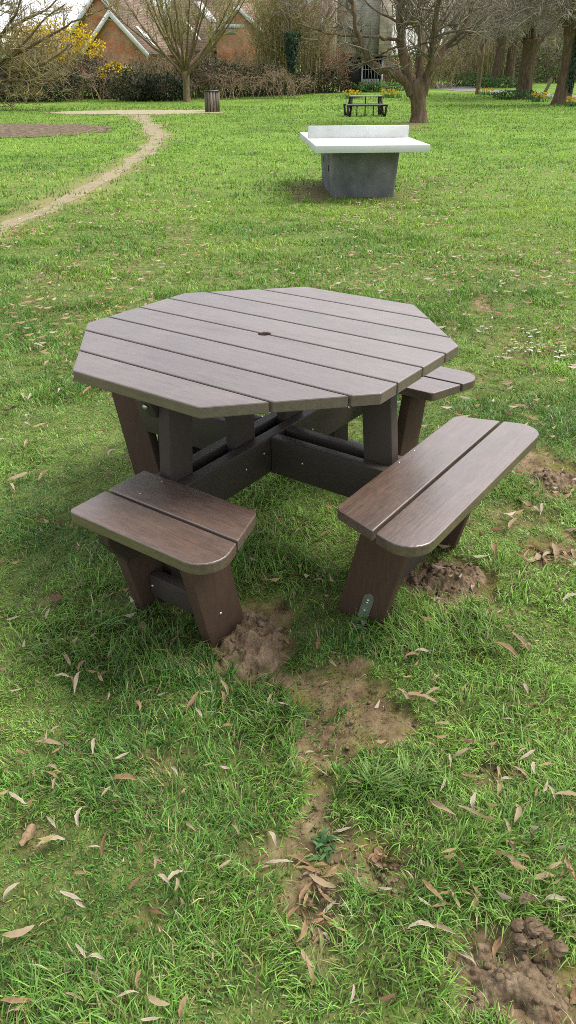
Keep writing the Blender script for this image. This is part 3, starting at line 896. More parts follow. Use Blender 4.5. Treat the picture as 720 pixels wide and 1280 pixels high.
A = [(78, 802, 10, -20, 'w'), (117, 796, 14, 20, 'w'), (140, 817, 25, 60, 't'), (179, 787, 26, -50, 'o'), (82, 827, 22, 120, 't'), (100, 835, 18, 60, 'o'), (95, 855, 30, 65, 'w'),
     (77, 846, 18, 0, 'w'), (129, 844, 14, 10, 'b'), (20, 866, 14, 10, 'w'), (135, 873, 12, 80, 'w'), (46, 856, 10, -40, 'o'), (202, 868, 14, 10, 'w'), (172, 887, 18, -70, 'y'), (240, 882, 28, 50, 'o'),
     (255, 873, 16, 10, 't'), (248, 898, 18, -60, 'w'), (281, 867, 24, -60, 't'), (278, 878, 18, -70, 'o'), (334, 882, 20, 70, 't'), (351, 886, 14, -20, 'w'), (280, 915, 16, 20, 'o'),
     (59, 930, 32, -5, 't'), (80, 931, 14, -40, 'b'), (116, 935, 28, 75, 'w'), (22, 942, 14, 0, 'o'), (152, 950, 20, 20, 'w'), (215, 960, 20, -60, 'w'), (152, 976, 36, 5, 'o'),
     (17, 998, 28, -35, 'w'), (61, 1022, 18, -50, 'w'), (95, 1026, 24, 80, 'w'), (60, 1052, 32, 20, 'w'), (127, 1060, 30, 70, 'b'), (234, 1040, 18, -50, 't'), (210, 1063, 12, 30, 'o'),
     (337, 1045, 26, -55, 'w'), (345, 1077, 32, 0, 'w'), (322, 1070, 22, 30, 'b'), (200, 1104, 26, -30, 'w'), (213, 1100, 24, 40, 'w'), (167, 1107, 26, 45, 'b'), (96, 1096, 16, 10, 'o'), (87, 1125, 28, -25, 'w'),
     (8, 1117, 28, 50, 'w'), (98, 1192, 20, -55, 'w'), (115, 1199, 24, 0, 'w'), (20, 1170, 46, 20, 't'), (190, 1136, 22, -30, 'b'), (332, 1175, 12, -50, 'o'), (155, 1247, 24, 10, 'w'), (167, 1228, 20, 80, 'o'),
     (190, 1257, 28, -25, 't'), (222, 1262, 26, 75, 'o'), (17, 1252, 44, 0, 'o'), (185, 1277, 24, 0, 'w'), (90, 1248, 20, -20, 't'), (67, 940, 16, 40, 'o'), (30, 985, 18, 40, 'b'),
     (396, 810, 24, 80, 'o'), (412, 831, 18, -60, 't'), (406, 851, 12, 10, 'w'), (522, 828, 24, 10, 'w'), (510, 833, 20, 20, 'o'), (627, 825, 42, -20, 'o'), (650, 817, 36, -50, 't'), (655, 822, 20, 20, 'o'),
     (652, 870, 20, -50, 'w'), (660, 892, 18, 0, 'b'), (526, 885, 46, -15, 't'), (515, 880, 24, 20, 'o'), (631, 912, 14, -20, 'w'), (550, 916, 20, 0, 't'), (382, 937, 14, 30, 'w'), (576, 954, 28, 15, 't'), (557, 962, 18, 90, 'w'),
     (655, 957, 24, 30, 'w'), (660, 972, 20, 90, 'w'), (645, 976, 22, -30, 't'), (627, 982, 18, 10, 'w'), (705, 1005, 36, 0, 't'), (685, 1001, 18, -60, 'w'), (546, 1023, 42, -35, 't'), (585, 1012, 24, 85, 'w'),
     (583, 1025, 30, -30, 't'), (629, 1042, 22, -70, 't'), (643, 1027, 26, 85, 't'), (635, 1087, 32, -40, 't'), (704, 1095, 32, -70, 'o'), (670, 1107, 34, 10, 't'), (687, 1092, 24, 20, 't'), (445, 1100, 14, -60, 'w'),
     (425, 1033, 22, 10, 'w'), (437, 987, 18, 0, 'o'), (372, 1067, 30, -20, 'o'), (397, 1100, 40, -20, 't'), (410, 1085, 30, 30, 'o'), (375, 1110, 30, 60, 'o'), (405, 1130, 24, 40, 'w'), (534, 1120, 36, -50, 'o'),
     (525, 1135, 18, -40, 'w'), (552, 1124, 18, 0, 'o'), (577, 1125, 16, -30, 'o'), (520, 1164, 30, 0, 'w'), (549, 1170, 28, -25, 't'), (580, 1192, 26, -40, 'w'), (559, 1190, 20, 80, 't'),
     (660, 1182, 46, 10, 't'), (685, 1134, 30, 0, 'w'), (402, 1165, 20, -40, 'w'), (375, 1170, 40, 70, 'o'), (382, 1222, 28, -70, 'o'), (375, 1205, 24, -60, 't'), (395, 1148, 22, 20, 'b'), (378, 1140, 26, -70, 'b'),
     # around the near table
     (355, 795, 22, -60, 'o'), (140, 740, 16, 30, 't'), (58, 768, 16, 60, 'w'), (205, 731, 14, 25, 'o'), (225, 765, 14, -50, 't'), (168, 728, 12, 30, 'b'), (350, 660, 18, 10, 'o'), (385, 665, 16, -40, 'o'), (390, 702, 20, -20, 't'), (358, 690, 16, -50, 'o'),
     (372, 672, 14, 40, 't'), (397, 731, 14, 0, 't'), (333, 686, 16, 70, 'o'), (440, 660, 12, -70, 'o'), (412, 640, 14, 80, 'o'), (405, 675, 14, 40, 'o'), (556, 775, 14, 80, 'o'), (548, 770, 14, 80, 't'), (545, 747, 12, 0, 'w'),
     (623, 772, 10, 20, 'w'), (575, 719, 20, -30, 'w'), (590, 733, 18, 80, 'w'), (600, 705, 24, 10, 'w'), (616, 697, 24, -60, 'o'), (632, 648, 20, 0, 'w'), (637, 662, 24, 55, 't'), (655, 632, 34, -35, 'o'), (667, 640, 22, -20, 'w'),
     (687, 688, 26, 0, 'o'), (664, 700, 22, 45, 't'), (672, 695, 22, 70, 't'), (683, 692, 20, 40, 'w'), (694, 690, 30, -70, 't'), (700, 688, 22, 10, 'o'), (706, 700, 24, -20, 't'), (650, 708, 26, -40, 'o'), (676, 685, 24, -40, 'b'), (660, 680, 20, 0, 'o'), (655, 703, 16, 60, 't'),
     (708, 756, 22, 20, 'w'), (690, 622, 26, -35, 't'), (712, 625, 20, 30, 'o'), (676, 640, 18, 70, 'w'), (702, 650, 14, -30, 'o'), (640, 600, 12, -30, 'w'),
     # left of the table
     (31, 494, 14, -40, 'w'), (40, 495, 12, 60, 'w'), (64, 455, 16, 40, 't'), (86, 453, 12, 0, 'o'), (78, 473, 8, 0, 'w'), (110, 490, 18, 40, 'o'), (76, 490, 12, 50, 'w'), (130, 484, 8, 0, 'w'), (35, 520, 10, 70, 'w'), (21, 533, 10, -60, 'y'), (54, 533, 22, 15, 'y'),
     (83, 539, 12, 0, 't'), (100, 538, 10, 10, 't'), (130, 543, 12, 10, 'w'), (36, 555, 14, 80, 't'), (3, 551, 10, 20, 'w'), (140, 570, 18, 50, 'w'), (25, 598, 26, 20, 't'), (16, 608, 16, -70, 'w'), (54, 596, 14, 70, 't'), (74, 598, 20, 0, 'b'), (24, 480, 10, -20, 'o'),
     (50, 432, 18, -20, 'w'), (40, 436, 8, 80, 'w')]
for a in A: leaf(*a)
rk = random.Random(17)
for cx, cy, sx, sy, n_ in [(395, 1140, 34, 36, 17), (380, 1090, 34, 20, 9), (685, 692, 26, 9, 9), (690, 610, 26, 10, 7), (470, 1070, 22, 20, 6), (520, 870, 40, 30, 6), (640, 970, 44, 18, 7), (60, 940, 46, 50, 8), (95, 840, 24, 22, 4), (190, 1100, 60, 60, 8), (600, 1130, 60, 40, 8)]:
    for _ in range(n_):
        x_, y_ = rk.gauss(cx, sx*0.6), rk.gauss(cy, sy*0.6)
        leaf(min(716, max(2, x_)), min(1276, y_), (10 + 11*(y_/1280))*rk.uniform(0.6, 1.25), rk.uniform(0, 180), rk.choice('ottbyo'))
B = [(70, 746, 26, 10, 'B', 'large crumpled brown leaf on the grass left of the short bench'), (15, 512, 20, 10, 'B', 'crumpled light brown leaf on open grass far left of the table'), (32, 1038, 40, 60, 'B', 'crumpled dark brown leaf heap at the left edge'),
     (470, 1067, 44, 70, 'B', 'big torn brown leaf on the bare strip beside the grass tuft'), (617, 1177, 40, 60, 'o', 'upright orange brown leaf at the top of the dug soil'), (415, 1150, 26, 10, 'B', 'curled dark purplish leaf at the end of the bare strip'),
     (714, 1243, 24, 60, 'B', 'rounded brown leaf on the dug soil at the right edge'), (652, 1134, 26, 20, 'B', 'pale brown crumpled leaf just above the soil clods'), (567, 640, 22, 0, 'B', 'dark brown crumpled leaf behind the long right bench leg')]
for a in B: leaf(*a[:5], label=a[5])
rl = random.Random(99)
for _ in range(40):
    px, py = rl.uniform(0, 720), rl.uniform(330, 1260)
    if 80 < px < 680 and 340 < py < 800: continue
    s = 10 + 8*(py/1280)
    leaf(px, py, s*rl.uniform(0.7, 1.3), rl.uniform(0, 180), rl.choice('ttowwby'))

# smaller scraps further off: too many to count
def litter():
    Vs, F, T = [], [], []
    r = np.random.default_rng(4)
    n = 14000
    y = -1.9 + 15*r.random(n)**1.5; x = r.uniform(-1, 1, n)*(1.8 + 0.62*(y + 2.4))*0.75
    d = fbm(x*0.7, y*0.7, 91, 3); keep = (r.random(n) < sstep(0.35, 0.7, d)*(0.35 + 0.65*sstep(-0.5, 2.5, y)))
    keep &= ~((np.abs(x - PP[0]) < 0.6) & (np.abs(y - PP[1]) < 0.9))
    x, y = x[keep], y[keep]; n = len(x)
    a = r.uniform(0, 2*PI, n); L_ = r.uniform(0.012, 0.042, n)*np.maximum(0.5, sstep(-5, 3, y)); w = L_*r.uniform(0.13, 0.30, n)
    z = hgt(x, y) + 0.028 + 0.028*r.random(n)
    cols = np.array(LEAFCOL)[r.integers(0, 5, n)]*r.uniform(0.7, 1.1, (n, 1))
    for s in ((-1, 0, 0.012), (0, -1, 0), (0, 1, 0.004), (1, 0, 0.016)):
        Vs.append(np.stack([x + np.cos(a)*s[0]*L_ - np.sin(a)*s[1]*w, y + np.sin(a)*s[0]*L_ + np.cos(a)*s[1]*w, z + s[2]], -1)); T.append(cols)
    V = np.stack(Vs, 1).reshape(-1, 3); Tt = np.stack(T, 1).reshape(-1, 3)
    o = np.arange(n)*4
    me = mesh_np('leaf_litter', V, [np.stack([o, o+1, o+3], -1), np.stack([o, o+3, o+2], -1)], Tt)
    tag(link('leaf_litter', me, M['leaf']), 'tiny scraps of dry leaf strewn over the lawn', 'leaf litter', kind='stuff')


litter()

# daisies: white heads over the bare patch right of the table
m = MB()
rd = random.Random(3)
spots = [(650, 420), (666, 422), (640, 441), (650, 443), (660, 437), (668, 441), (676, 440), (695, 441), (703, 443), (698, 449), (710, 453), (716, 454), (630, 449), (622, 455), (608, 417), (658, 428), (645, 432), (636, 446), (673, 445), (690, 438), (702, 455), (655, 445)]
for px, py in spots:
    for _ in range(rd.choice((2, 3, 4))):
        g = G(px + rd.gauss(0, 4), py + rd.gauss(0, 1.6)); z = float(hgt(g.x, g.y)); h = rd.uniform(0.03, 0.055); s = rd.uniform(0.010, 0.017)
        m.cur = (0.08, 0.16, 0.03); m.tube([(g.x, g.y, z), (g.x + 0.004, g.y, z + h)], [0.0012, 0.001], 4)
        m.cur = (0.80, 0.80, 0.78); k = 10; tx, ty = rd.uniform(-0.3, 0.3), rd.uniform(-0.5, 0.1)
        ring = [(g.x + 0.004 + s*math.cos(2*PI*i/k)*(1 if i % 2 else 0.8), g.y + s*math.sin(2*PI*i/k)*(1 if i % 2 else 0.8), z + h + s*(tx*math.cos(2*PI*i/k) + ty*math.sin(2*PI*i/k))) for i in range(k)]
        c = (g.x + 0.004, g.y, z + h + 0.002)
        m.add(ring + [c], [(i, (i+1) % k, k) for i in range(k)])
        m.cur = (0.55, 0.38, 0.03); q = s*0.32
        m.add([(c[0] + q*math.cos(2*PI*i/6), c[1] + q*math.sin(2*PI*i/6), c[2] + 0.001) for i in range(6)] + [(c[0], c[1], c[2] + 0.004)], [(i, (i+1) % 6, 6) for i in range(6)])
tag(m.build('daisies', M['petal']), 'patch of small white daisies on worn ground right of the table', 'daisies', kind='stuff')

# ------------------------------------------------------------------ the octagonal picnic table
table = tag(empty('picnic_table', (0, 0, 0), TH), 'brown octagonal plastic plank picnic table with attached benches in the foreground', 'picnic table')
RU, RV, AU, AV = 0.583, 0.605, 0.245, 0.250


def half_u(v):
    a = abs(v)
    return RU if a <= AV else RU + (a - AV)/(RV - AV)*(AU - RU)


edges = [-RV, -0.468, -0.312, -0.155, 0.0, 0.155, 0.312, 0.468, RV]
outs = []
gp = 0.0042
for k in range(8):
    v0, v1 = edges[k], edges[k+1]
    if k > 0: v0 += gp
    if k < 7: v1 -= gp
    left = [(-half_u(v0), v0)]; right = [(half_u(v0), v0)]
    for c in (-AV, AV):
        if v0 + 0.01 < c < v1 - 0.01: left.append((-RU, c)); right.append((RU, c))
    left.append((-half_u(v1), v1)); right.append((half_u(v1), v1))
    poly = list(right)                      # up the right end
    hole = []
    if k == 3: hole = [(0.021*math.cos(a), 0.021*math.sin(a)) for a in np.linspace(-0.2, -PI + 0.2, 9)]
    poly += hole if False else []
    top = [right[-1]]
    if k == 3:
        poly = list(right) + [(0.021*math.cos(a), min(v1, 0.021*math.sin(a))) for a in np.linspace(-0.21, -PI + 0.21, 10)] + list(reversed(left))
    elif k == 4:
        poly = [(-0.021*math.cos(a), max(v0, 0.021*math.sin(a))) for a in np.linspace(0.21, PI - 0.21, 10)] + list(right) + list(reversed(left))
    else:
        poly = list(right) + list(reversed(left))
    outs.append(poly)
prism(outs, 0.716, 0.750, 'tabletop', M['top'], table, 0.0035)


def arc(cx, cy, r, a0, a1, n=7):
    return [(cx + r*math.cos(a0 + (a1-a0)*i/(n-1)), cy + r*math.sin(a0 + (a1-a0)*i/(n-1))) for i in range(n)]


def fillet(poly, radii, n=8):
    out_ = []
    for i, (p, r) in enumerate(zip(poly, radii)):
        if r <= 0: out_.append(p); continue
        P = Vector(p); A_ = (Vector(poly[i-1]) - P).normalized(); B_ = (Vector(poly[(i+1) % len(poly)]) - P).normalized()
        h = math.acos(max(-1, min(1, A_.dot(B_))))/2
        d = r/math.tan(h); c = P + (A_ + B_).normalized()*r/math.sin(h)
        a0 = P + A_*d - c; a1 = P + B_*d - c
        t0 = math.atan2(a0.y, a0.x); t1 = math.atan2(a1.y, a1.x)
        while t1 - t0 > PI: t1 -= 2*PI
        while t1 - t0 < -PI: t1 += 2*PI
        out_ += [(c.x + r*math.cos(t0 + (t1-t0)*k/(n-1)), c.y + r*math.sin(t0 + (t1-t0)*k/(n-1))) for k in range(n)]
    return out_


def seat(side, s0, s1, cut):
    """two boards; (s along, r outward) mapped to the side of the table"""
    def mp(s, r):
        return {'F': (s, -r), 'R': (r, s), 'B': (s, r), 'L': (-r, s)}[side]
    r1, rm0, rm1, r2 = 0.540, 0.688, 0.699, 0.840
    big, sm = 0.075, 0.026
    e1 = lambda r: s1 - 0.055 + (r - 0.54)*0.33
    e0 = lambda r: s0 if cut else s0 + 0.055 - (r - 0.54)*0.33
    inner = fillet([(e0(rm0), rm0), (e0(r1), r1), (e1(r1), r1), (e1(rm0), rm0)], [0, 0.004 if cut else sm, sm, 0])
    outer = fillet([(e0(rm1), rm1), (e1(rm1), rm1), (e1(r2), r2), (e0(r2), r2)], [0, 0, big, 0.022 if cut else big])
    o = prism([[mp(*p) for p in inner], [mp(*p) for p in outer]], 0.416, 0.450, 'seat', M['seat_u'] if side in 'FB' else M['seat_v'], table, 0.0035)
    # legs: sloping boards, feet drawn in under the table
    for s in ((s0 + 0.006, s1 - 0.202) if cut else (s0 + 0.165, s1 - 0.202)):
        w = 0.040
        a, b = s, s + w
        zt, zb = 0.4145, -0.06
        k = 0.225
        ro = lambda z: 0.742 - (0.405 - z)*k
        ri = lambda z: 0.582 - (0.405 - z)*k
        pts = []
        for z in (zb, zt):
            for (ss, rf) in ((a, ri), (b, ri), (b, ro), (a, ro)):
                q = mp(ss, rf(z)); pts.append((q[0], q[1], z))
        m = MB(); m.hexa(pts)
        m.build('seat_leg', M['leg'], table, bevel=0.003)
    # foot rail between the legs
    la = s0 + 0.046 if cut else s0 + 0.205
    lb = s1 - 0.202
    m = MB()
    pts = []
    for z in (0.045, 0.125):
        for ss, r in ((la + 0.002, 0.578), (lb - 0.002, 0.578), (lb - 0.002, 0.617), (la + 0.002, 0.617)):
            q = mp(ss, r); pts.append((q[0], q[1], z))
    m.hexa(pts)
    m.build('foot_rail', M['beam_u'] if side in 'FB' else M['beam_v'], table, bevel=0.003)
    for s, r in ((0.036, 0.562), (0.036, 0.652)) if side in 'FB' else ((-0.045, 0.552), (0.058, 0.552)):
        screw(mp(s, r), 0.450)
    return o


def bolt_head(m, c, n, r, h):
    n = Vector(n).normalized()
    m.tube([Vector(c), Vector(c) + n*h], [r, r*0.8], 8)


SCREW = MB()
BOLT = MB()


def screw(p, z):
    bolt_head(SCREW, (p[0], p[1], z - 0.001), (0, 0, 1), 0.0038, 0.0014)


seat('F', -0.060, 0.432, True)
seat('R', -0.452, 0.447, False)
seat('B', -0.445, 0.437, False)
seat('L', -0.060, 0.440, True)

# paired cross beams
ZB0, ZB1 = 0.278, 0.414
for u0, u1 in ((0.023, 0.065), (-0.065, -0.023)):
    m = MB()
    prof = [(-0.815, ZB1), (-0.815, ZB1 - 0.05), (-0.755, ZB0), (0.755, ZB0), (0.815, ZB1 - 0.05), (0.815, ZB1)]
    vs = [(u0, v, z) for v, z in prof] + [(u1, v, z) for v, z in prof]
    n = len(prof)
    bm = bmesh.new()
    if u0 < 0: vs = [(x, max(y, -0.598), z) for x, y, z in vs]
    A_ = [bm.verts.new(p) for p in vs[:n]]; B_ = [bm.verts.new(p) for p in vs[n:]]
    bm.faces.new(A_); bm.faces.new(list(reversed(B_)))
    for i in range(n): bm.faces.new((A_[(i+1) % n], A_[i], B_[i], B_[(i+1) % n]))
    bmesh.ops.recalc_face_normals(bm, faces=bm.faces)
    me = bpy.data.meshes.new('beam'); bm.to_mesh(me); bm.free(); bevel_mesh(me, 0.003)
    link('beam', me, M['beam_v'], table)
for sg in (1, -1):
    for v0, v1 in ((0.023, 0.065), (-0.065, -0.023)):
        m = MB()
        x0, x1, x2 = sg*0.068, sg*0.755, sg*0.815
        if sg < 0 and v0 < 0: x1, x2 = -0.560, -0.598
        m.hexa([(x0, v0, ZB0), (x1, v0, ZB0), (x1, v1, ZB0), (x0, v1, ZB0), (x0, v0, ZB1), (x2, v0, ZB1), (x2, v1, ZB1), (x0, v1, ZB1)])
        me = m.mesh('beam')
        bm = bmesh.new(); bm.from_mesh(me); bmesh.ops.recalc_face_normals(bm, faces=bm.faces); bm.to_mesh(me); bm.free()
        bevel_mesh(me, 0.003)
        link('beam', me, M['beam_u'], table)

# table legs held between the beams, leaning outwards towards the ground
for side in 'FRBL':
    def mp(s, r):
        return {'F': (s, -r), 'R': (r, s), 'B': (s, r), 'L': (-r, s)}[side]
    rc = lambda z: 0.436 + (0.71 - z)*0.098
    pts = []
    for z in (-0.05, 0.715):
        for s, e in ((-0.021, -0.0525), (0.021, -0.0525), (0.021, 0.0525), (-0.021, 0.0525)):
            q = mp(s, rc(z) + e); pts.append((q[0], q[1], z))
    m = MB(); m.hexa(pts)
    me = m.mesh('table_leg'); bm = bmesh.new(); bm.from_mesh(me); bmesh.ops.recalc_face_normals(bm, faces=bm.faces); bm.to_mesh(me); bm.free(); bevel_mesh(me, 0.003)
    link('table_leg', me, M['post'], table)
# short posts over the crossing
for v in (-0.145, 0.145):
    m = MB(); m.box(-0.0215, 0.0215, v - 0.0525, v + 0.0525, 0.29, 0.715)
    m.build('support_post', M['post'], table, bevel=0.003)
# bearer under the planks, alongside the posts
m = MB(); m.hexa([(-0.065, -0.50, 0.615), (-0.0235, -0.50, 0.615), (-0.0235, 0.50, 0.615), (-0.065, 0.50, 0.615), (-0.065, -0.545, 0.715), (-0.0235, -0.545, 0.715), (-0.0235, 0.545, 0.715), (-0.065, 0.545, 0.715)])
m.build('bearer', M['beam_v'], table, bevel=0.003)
# bolts on beam faces and posts
for v, z in ((-0.13, 0.335), (-0.155, 0.300), (-0.21, 0.375)): pass
for v, z in ((-0.20, 0.345), (-0.10, 0.365), (-0.46, 0.330), (0.46, 0.345), (0.42, 0.37), (0.2, 0.345)):
    bolt_head(BOLT, (0.0645, v, z), (1, 0, 0), 0.0045, 0.003)
for u, z in ((0.46, 0.345), (0.2, 0.35)):
    bolt_head(BOLT, (u, -0.0645, z), (0, -1, 0), 0.0045, 0.003)
bolt_head(BOLT, (-0.045, -0.522, 0.655), (0, -1, -0.4), 0.009, 0.006)
bolt_head(BOLT, (0.0, -0.6165, 0.085), (0, -1, 0), 0.006, 0.004)
bolt_head(BOLT, (0.2695, -0.60, 0.085), (1, 0, 0), 0.005, 0.004)
for s in (-0.26, 0.26): bolt_head(BOLT, (0.6165, s, 0.085), (1, 0, 0), 0.006, 0.004)
BOLT.build('bolt', M['steel'], table, smooth=False)
SCREW.build('screw', M['steel'], table)
# steel ground bracket on the near leg of the long bench
k = 0.30
lean = math.atan(k)
br = MB()
s_leg = -0.452 + 0.165
vf = s_leg - 0.0015
ctr = lambda z: 0.662 - (0.405 - z)*0.225 + 0.014
out_ = [(-0.018, 0.016), (0.018, 0.016), (0.018, 0.094), (0.010, 0.112), (-0.004, 0.116), (-0.018, 0.104)]
b0 = [(ctr(z) + du, vf - 0.0035, z) for du, z in out_]; b1 = [(ctr(z) + du, vf, z) for du, z in out_]
bm = bmesh.new()
A_ = [bm.verts.new(p) for p in b0]; B_ = [bm.verts.new(p) for p in b1]
bm.faces.new(A_); bm.faces.new(list(reversed(B_)))
for i in range(6): bm.faces.new((A_[(i+1) % 6], A_[i], B_[i], B_[(i+1) % 6]))
# foot plate as a ring with a dark fixing hole
cu, cv, fz = ctr(0.012), vf - 0.030, 0.012
ring_o = []; ring_i = []
for i in range(16):
    a = 2*PI*i/16 + PI/16
    m_ = max(abs(math.cos(a)), abs(math.sin(a)))
    ring_o.append(bm.verts.new((cu + 0.022*math.cos(a)/m_, cv + 0.028*math.sin(a)/m_, fz)))
    ring_i.append(bm.verts.new((cu + 0.011*math.cos(a), cv + 0.011*math.sin(a), fz)))
for i in range(16): bm.faces.new((ring_o[i], ring_o[(i+1) % 16], ring_i[(i+1) % 16], ring_i[i]))
bmesh.ops.recalc_face_normals(bm, faces=bm.faces)
me = bpy.data.meshes.new('ground_bracket'); bm.to_mesh(me); bm.free()
brk = link('ground_bracket', me, M['steel'], table)
tag(brk, 'shiny galvanised ground bracket bolted to a bench leg')
for z in (0.088, 0.078, 0.045):
    bb_ = MB(); bolt_head(bb_, (ctr(z) - 0.001, vf - 0.0035, z), (0, -1, 0), 0.005, 0.003); bb_.build('bolt', M['steel'], brk)
pg = MB(); bolt_head(pg, (cu, cv, fz - 0.012), (0, 0, 1), 0.010, 0.006); pg.build('ground_peg', M['hole'], brk)

# ------------------------------------------------------------------ table tennis table
PROT = 0.06
pp = tag(empty('table_tennis_table', (1.13, 9.68, 0), PROT), 'outdoor table tennis table with white slab and net on a grey concrete block', 'table tennis table')
m = MB(); m.box(-0.755, 0.755, -1.36, 1.36, 0.615, 0.705); m.build('tabletop', M['white'], pp, bevel=0.006)
m = MB(); m.box(-0.735, 0.735, -0.02, 0.02, 0.7055, 0.865); m.build('net', M['paint'], pp, bevel=0.004)  # brighter white than the slab, making up in colour for its shaded face
m = MB()
m.hexa([(-0.435, -0.80, -0.05), (0.425, -0.80, -0.05), (0.425, 0.80, -0.05), (-0.435, 0.80, -0.05), (-0.475, -0.80, 0.6145), (0.475, -0.80, 0.6145), (0.475, 0.80, 0.6145), (-0.475, 0.80, 0.6145)])
ppb = m.build('base', M['concrete'], pp, bevel=0.04)
for yy, zz in ((-0.3, 0.33), (0.35, 0.4)):
    m = MB(); xx = -0.435 - 0.040*(zz + 0.05)/0.6645 - 0.002
    m.add([(xx - 0.003, yy + 0.03*math.cos(a), zz + 0.05*math.sin(a)) for a in np.linspace(0, 2*PI, 10)[:-1]] + [(xx - 0.004, yy, zz)], [(i, (i+1) % 9, 9) for i in range(9)])
    m.build('lifting_hole', M['hole'], ppb)

# ------------------------------------------------------------------ litter bin
g = G(271, 139)
bn = tag(empty('litter_bin', (g.x, g.y, 0)), 'grey weathered timber slatted litter bin beside the gravel area', 'litter bin')
m = MB()
rb = random.Random(2)
R_ = 0.33
for i in range(16):
    a = 2*PI*i/16
    w = 0.055
    c = Vector((R_*math.cos(a), R_*math.sin(a), 0)); t = Vector((-math.sin(a), math.cos(a), 0)); n_ = Vector((math.cos(a), math.sin(a), 0))
    h = 0.86 + rb.uniform(-0.01, 0.01)
    gcol = rb.uniform(0.55, 1.3); m.cur = (gcol, gcol*0.97, gcol*0.93)
    p_ = [c - t*w, c + t*w, c + t*w + n_*0.03, c - t*w + n_*0.03]
    m.hexa([(q.x, q.y, 0.0) for q in p_] + [(q.x, q.y, h) for q in p_])
m.build('slats', M['binwood'], bn)
m = MB()
m.tube([(0, 0, 0.03), (0, 0, 0.8)], [0.315, 0.315], 20); m.build('liner', M['hole'], bn)
m = MB(); m.tube([(0, 0, 0.862), (0, 0, 0.895)], [0.385, 0.375], 20); m.build('lid', M['far_wood'], bn, bevel=0.004)
m = MB(); m.cur = (1, 1, 1); m.box(-0.05, 0.30, -0.30, 0.1, 0.8955, 0.915); m.build('lid_plate', M['far_top'], bn)

# ------------------------------------------------------------------ the far picnic table
g = G(459, 147)
FS = 0.78
ft = tag(empty('picnic_table', (g.x + 0.12, g.y + 0.6, 0), 0.05), 'dark rectangular picnic table with benches on the lawn behind the tennis table', 'picnic table')
m = MB()
for i in range(5): m.box(-0.85, 0.85, -0.36 + i*0.145, -0.36 + i*0.145 + 0.135, 0.735, 0.775)
m.build('tabletop', M['far_top'], ft, bevel=0.004)
for sgn in (-1, 1):
    m = MB()
    for i in range(2): m.box(-1.12, 1.12, sgn*0.66 - 0.13 + i*0.135, sgn*0.66 - 0.13 + i*0.135 + 0.125, 0.43, 0.47)
    m.build('seat', M['far_top'], ft, bevel=0.004)
    m = MB(); m.box(-1.10, 1.10, sgn*0.66 - 0.02, sgn*0.66 + 0.02, 0.385, 0.4285); m.build('seat_rail', M['far_wood'], ft)
for sx_ in (-1, 1):
    for sy in (-1, 1):
        m = MB()
        x0 = sx_*0.78
        m.hexa([(x0 - 0.05 + sx_*0.12, sy*0.62 - 0.07, -0.03), (x0 + 0.05 + sx_*0.12, sy*0.62 - 0.07, -0.03), (x0 + 0.05 + sx_*0.12, sy*0.62 + 0.07, -0.03), (x0 - 0.05 + sx_*0.12, sy*0.62 + 0.07, -0.03),
                (x0 - 0.05, sy*0.26 - 0.07, 0.734), (x0 + 0.05, sy*0.26 - 0.07, 0.734), (x0 + 0.05, sy*0.26 + 0.07, 0.734), (x0 - 0.05, sy*0.26 + 0.07, 0.734)])
        m.build('leg', M['far_wood'], ft)
        m = MB(); xo = sx_*0.98
        m.hexa([(xo - 0.04, sy*0.62 - 0.11, -0.03), (xo + 0.04, sy*0.62 - 0.11, -0.03), (xo + 0.04, sy*0.62 + 0.11, -0.03), (xo - 0.04, sy*0.62 + 0.11, -0.03),
                (xo - 0.04 + sx_*0.06, sy*0.68 - 0.12, 0.385), (xo + 0.04 + sx_*0.06, sy*0.68 - 0.12, 0.385), (xo + 0.04 + sx_*0.06, sy*0.68 + 0.12, 0.385), (xo - 0.04 + sx_*0.06, sy*0.68 + 0.12, 0.385)])
        m.build('seat_support', M['far_wood'], ft)
    m = MB(); m.box(sx_*0.83 - 0.04, sx_*0.83 + 0.04, -0.62, 0.62, 0.30, 0.384); m.build('cross_rail', M['far_wood'], ft)
for x_ in (-0.45, 0.0, 0.45):
    m = MB(); m.box(x_ - 0.025, x_ + 0.025, -0.06, -0.02, 0.0, 0.734 if x_ == 0 else 0.43); m.build('centre_post', M['far_wood'], ft)

for ch in ft.children:
    for v in ch.data.vertices: v.co.x *= FS; v.co.y *= 0.92


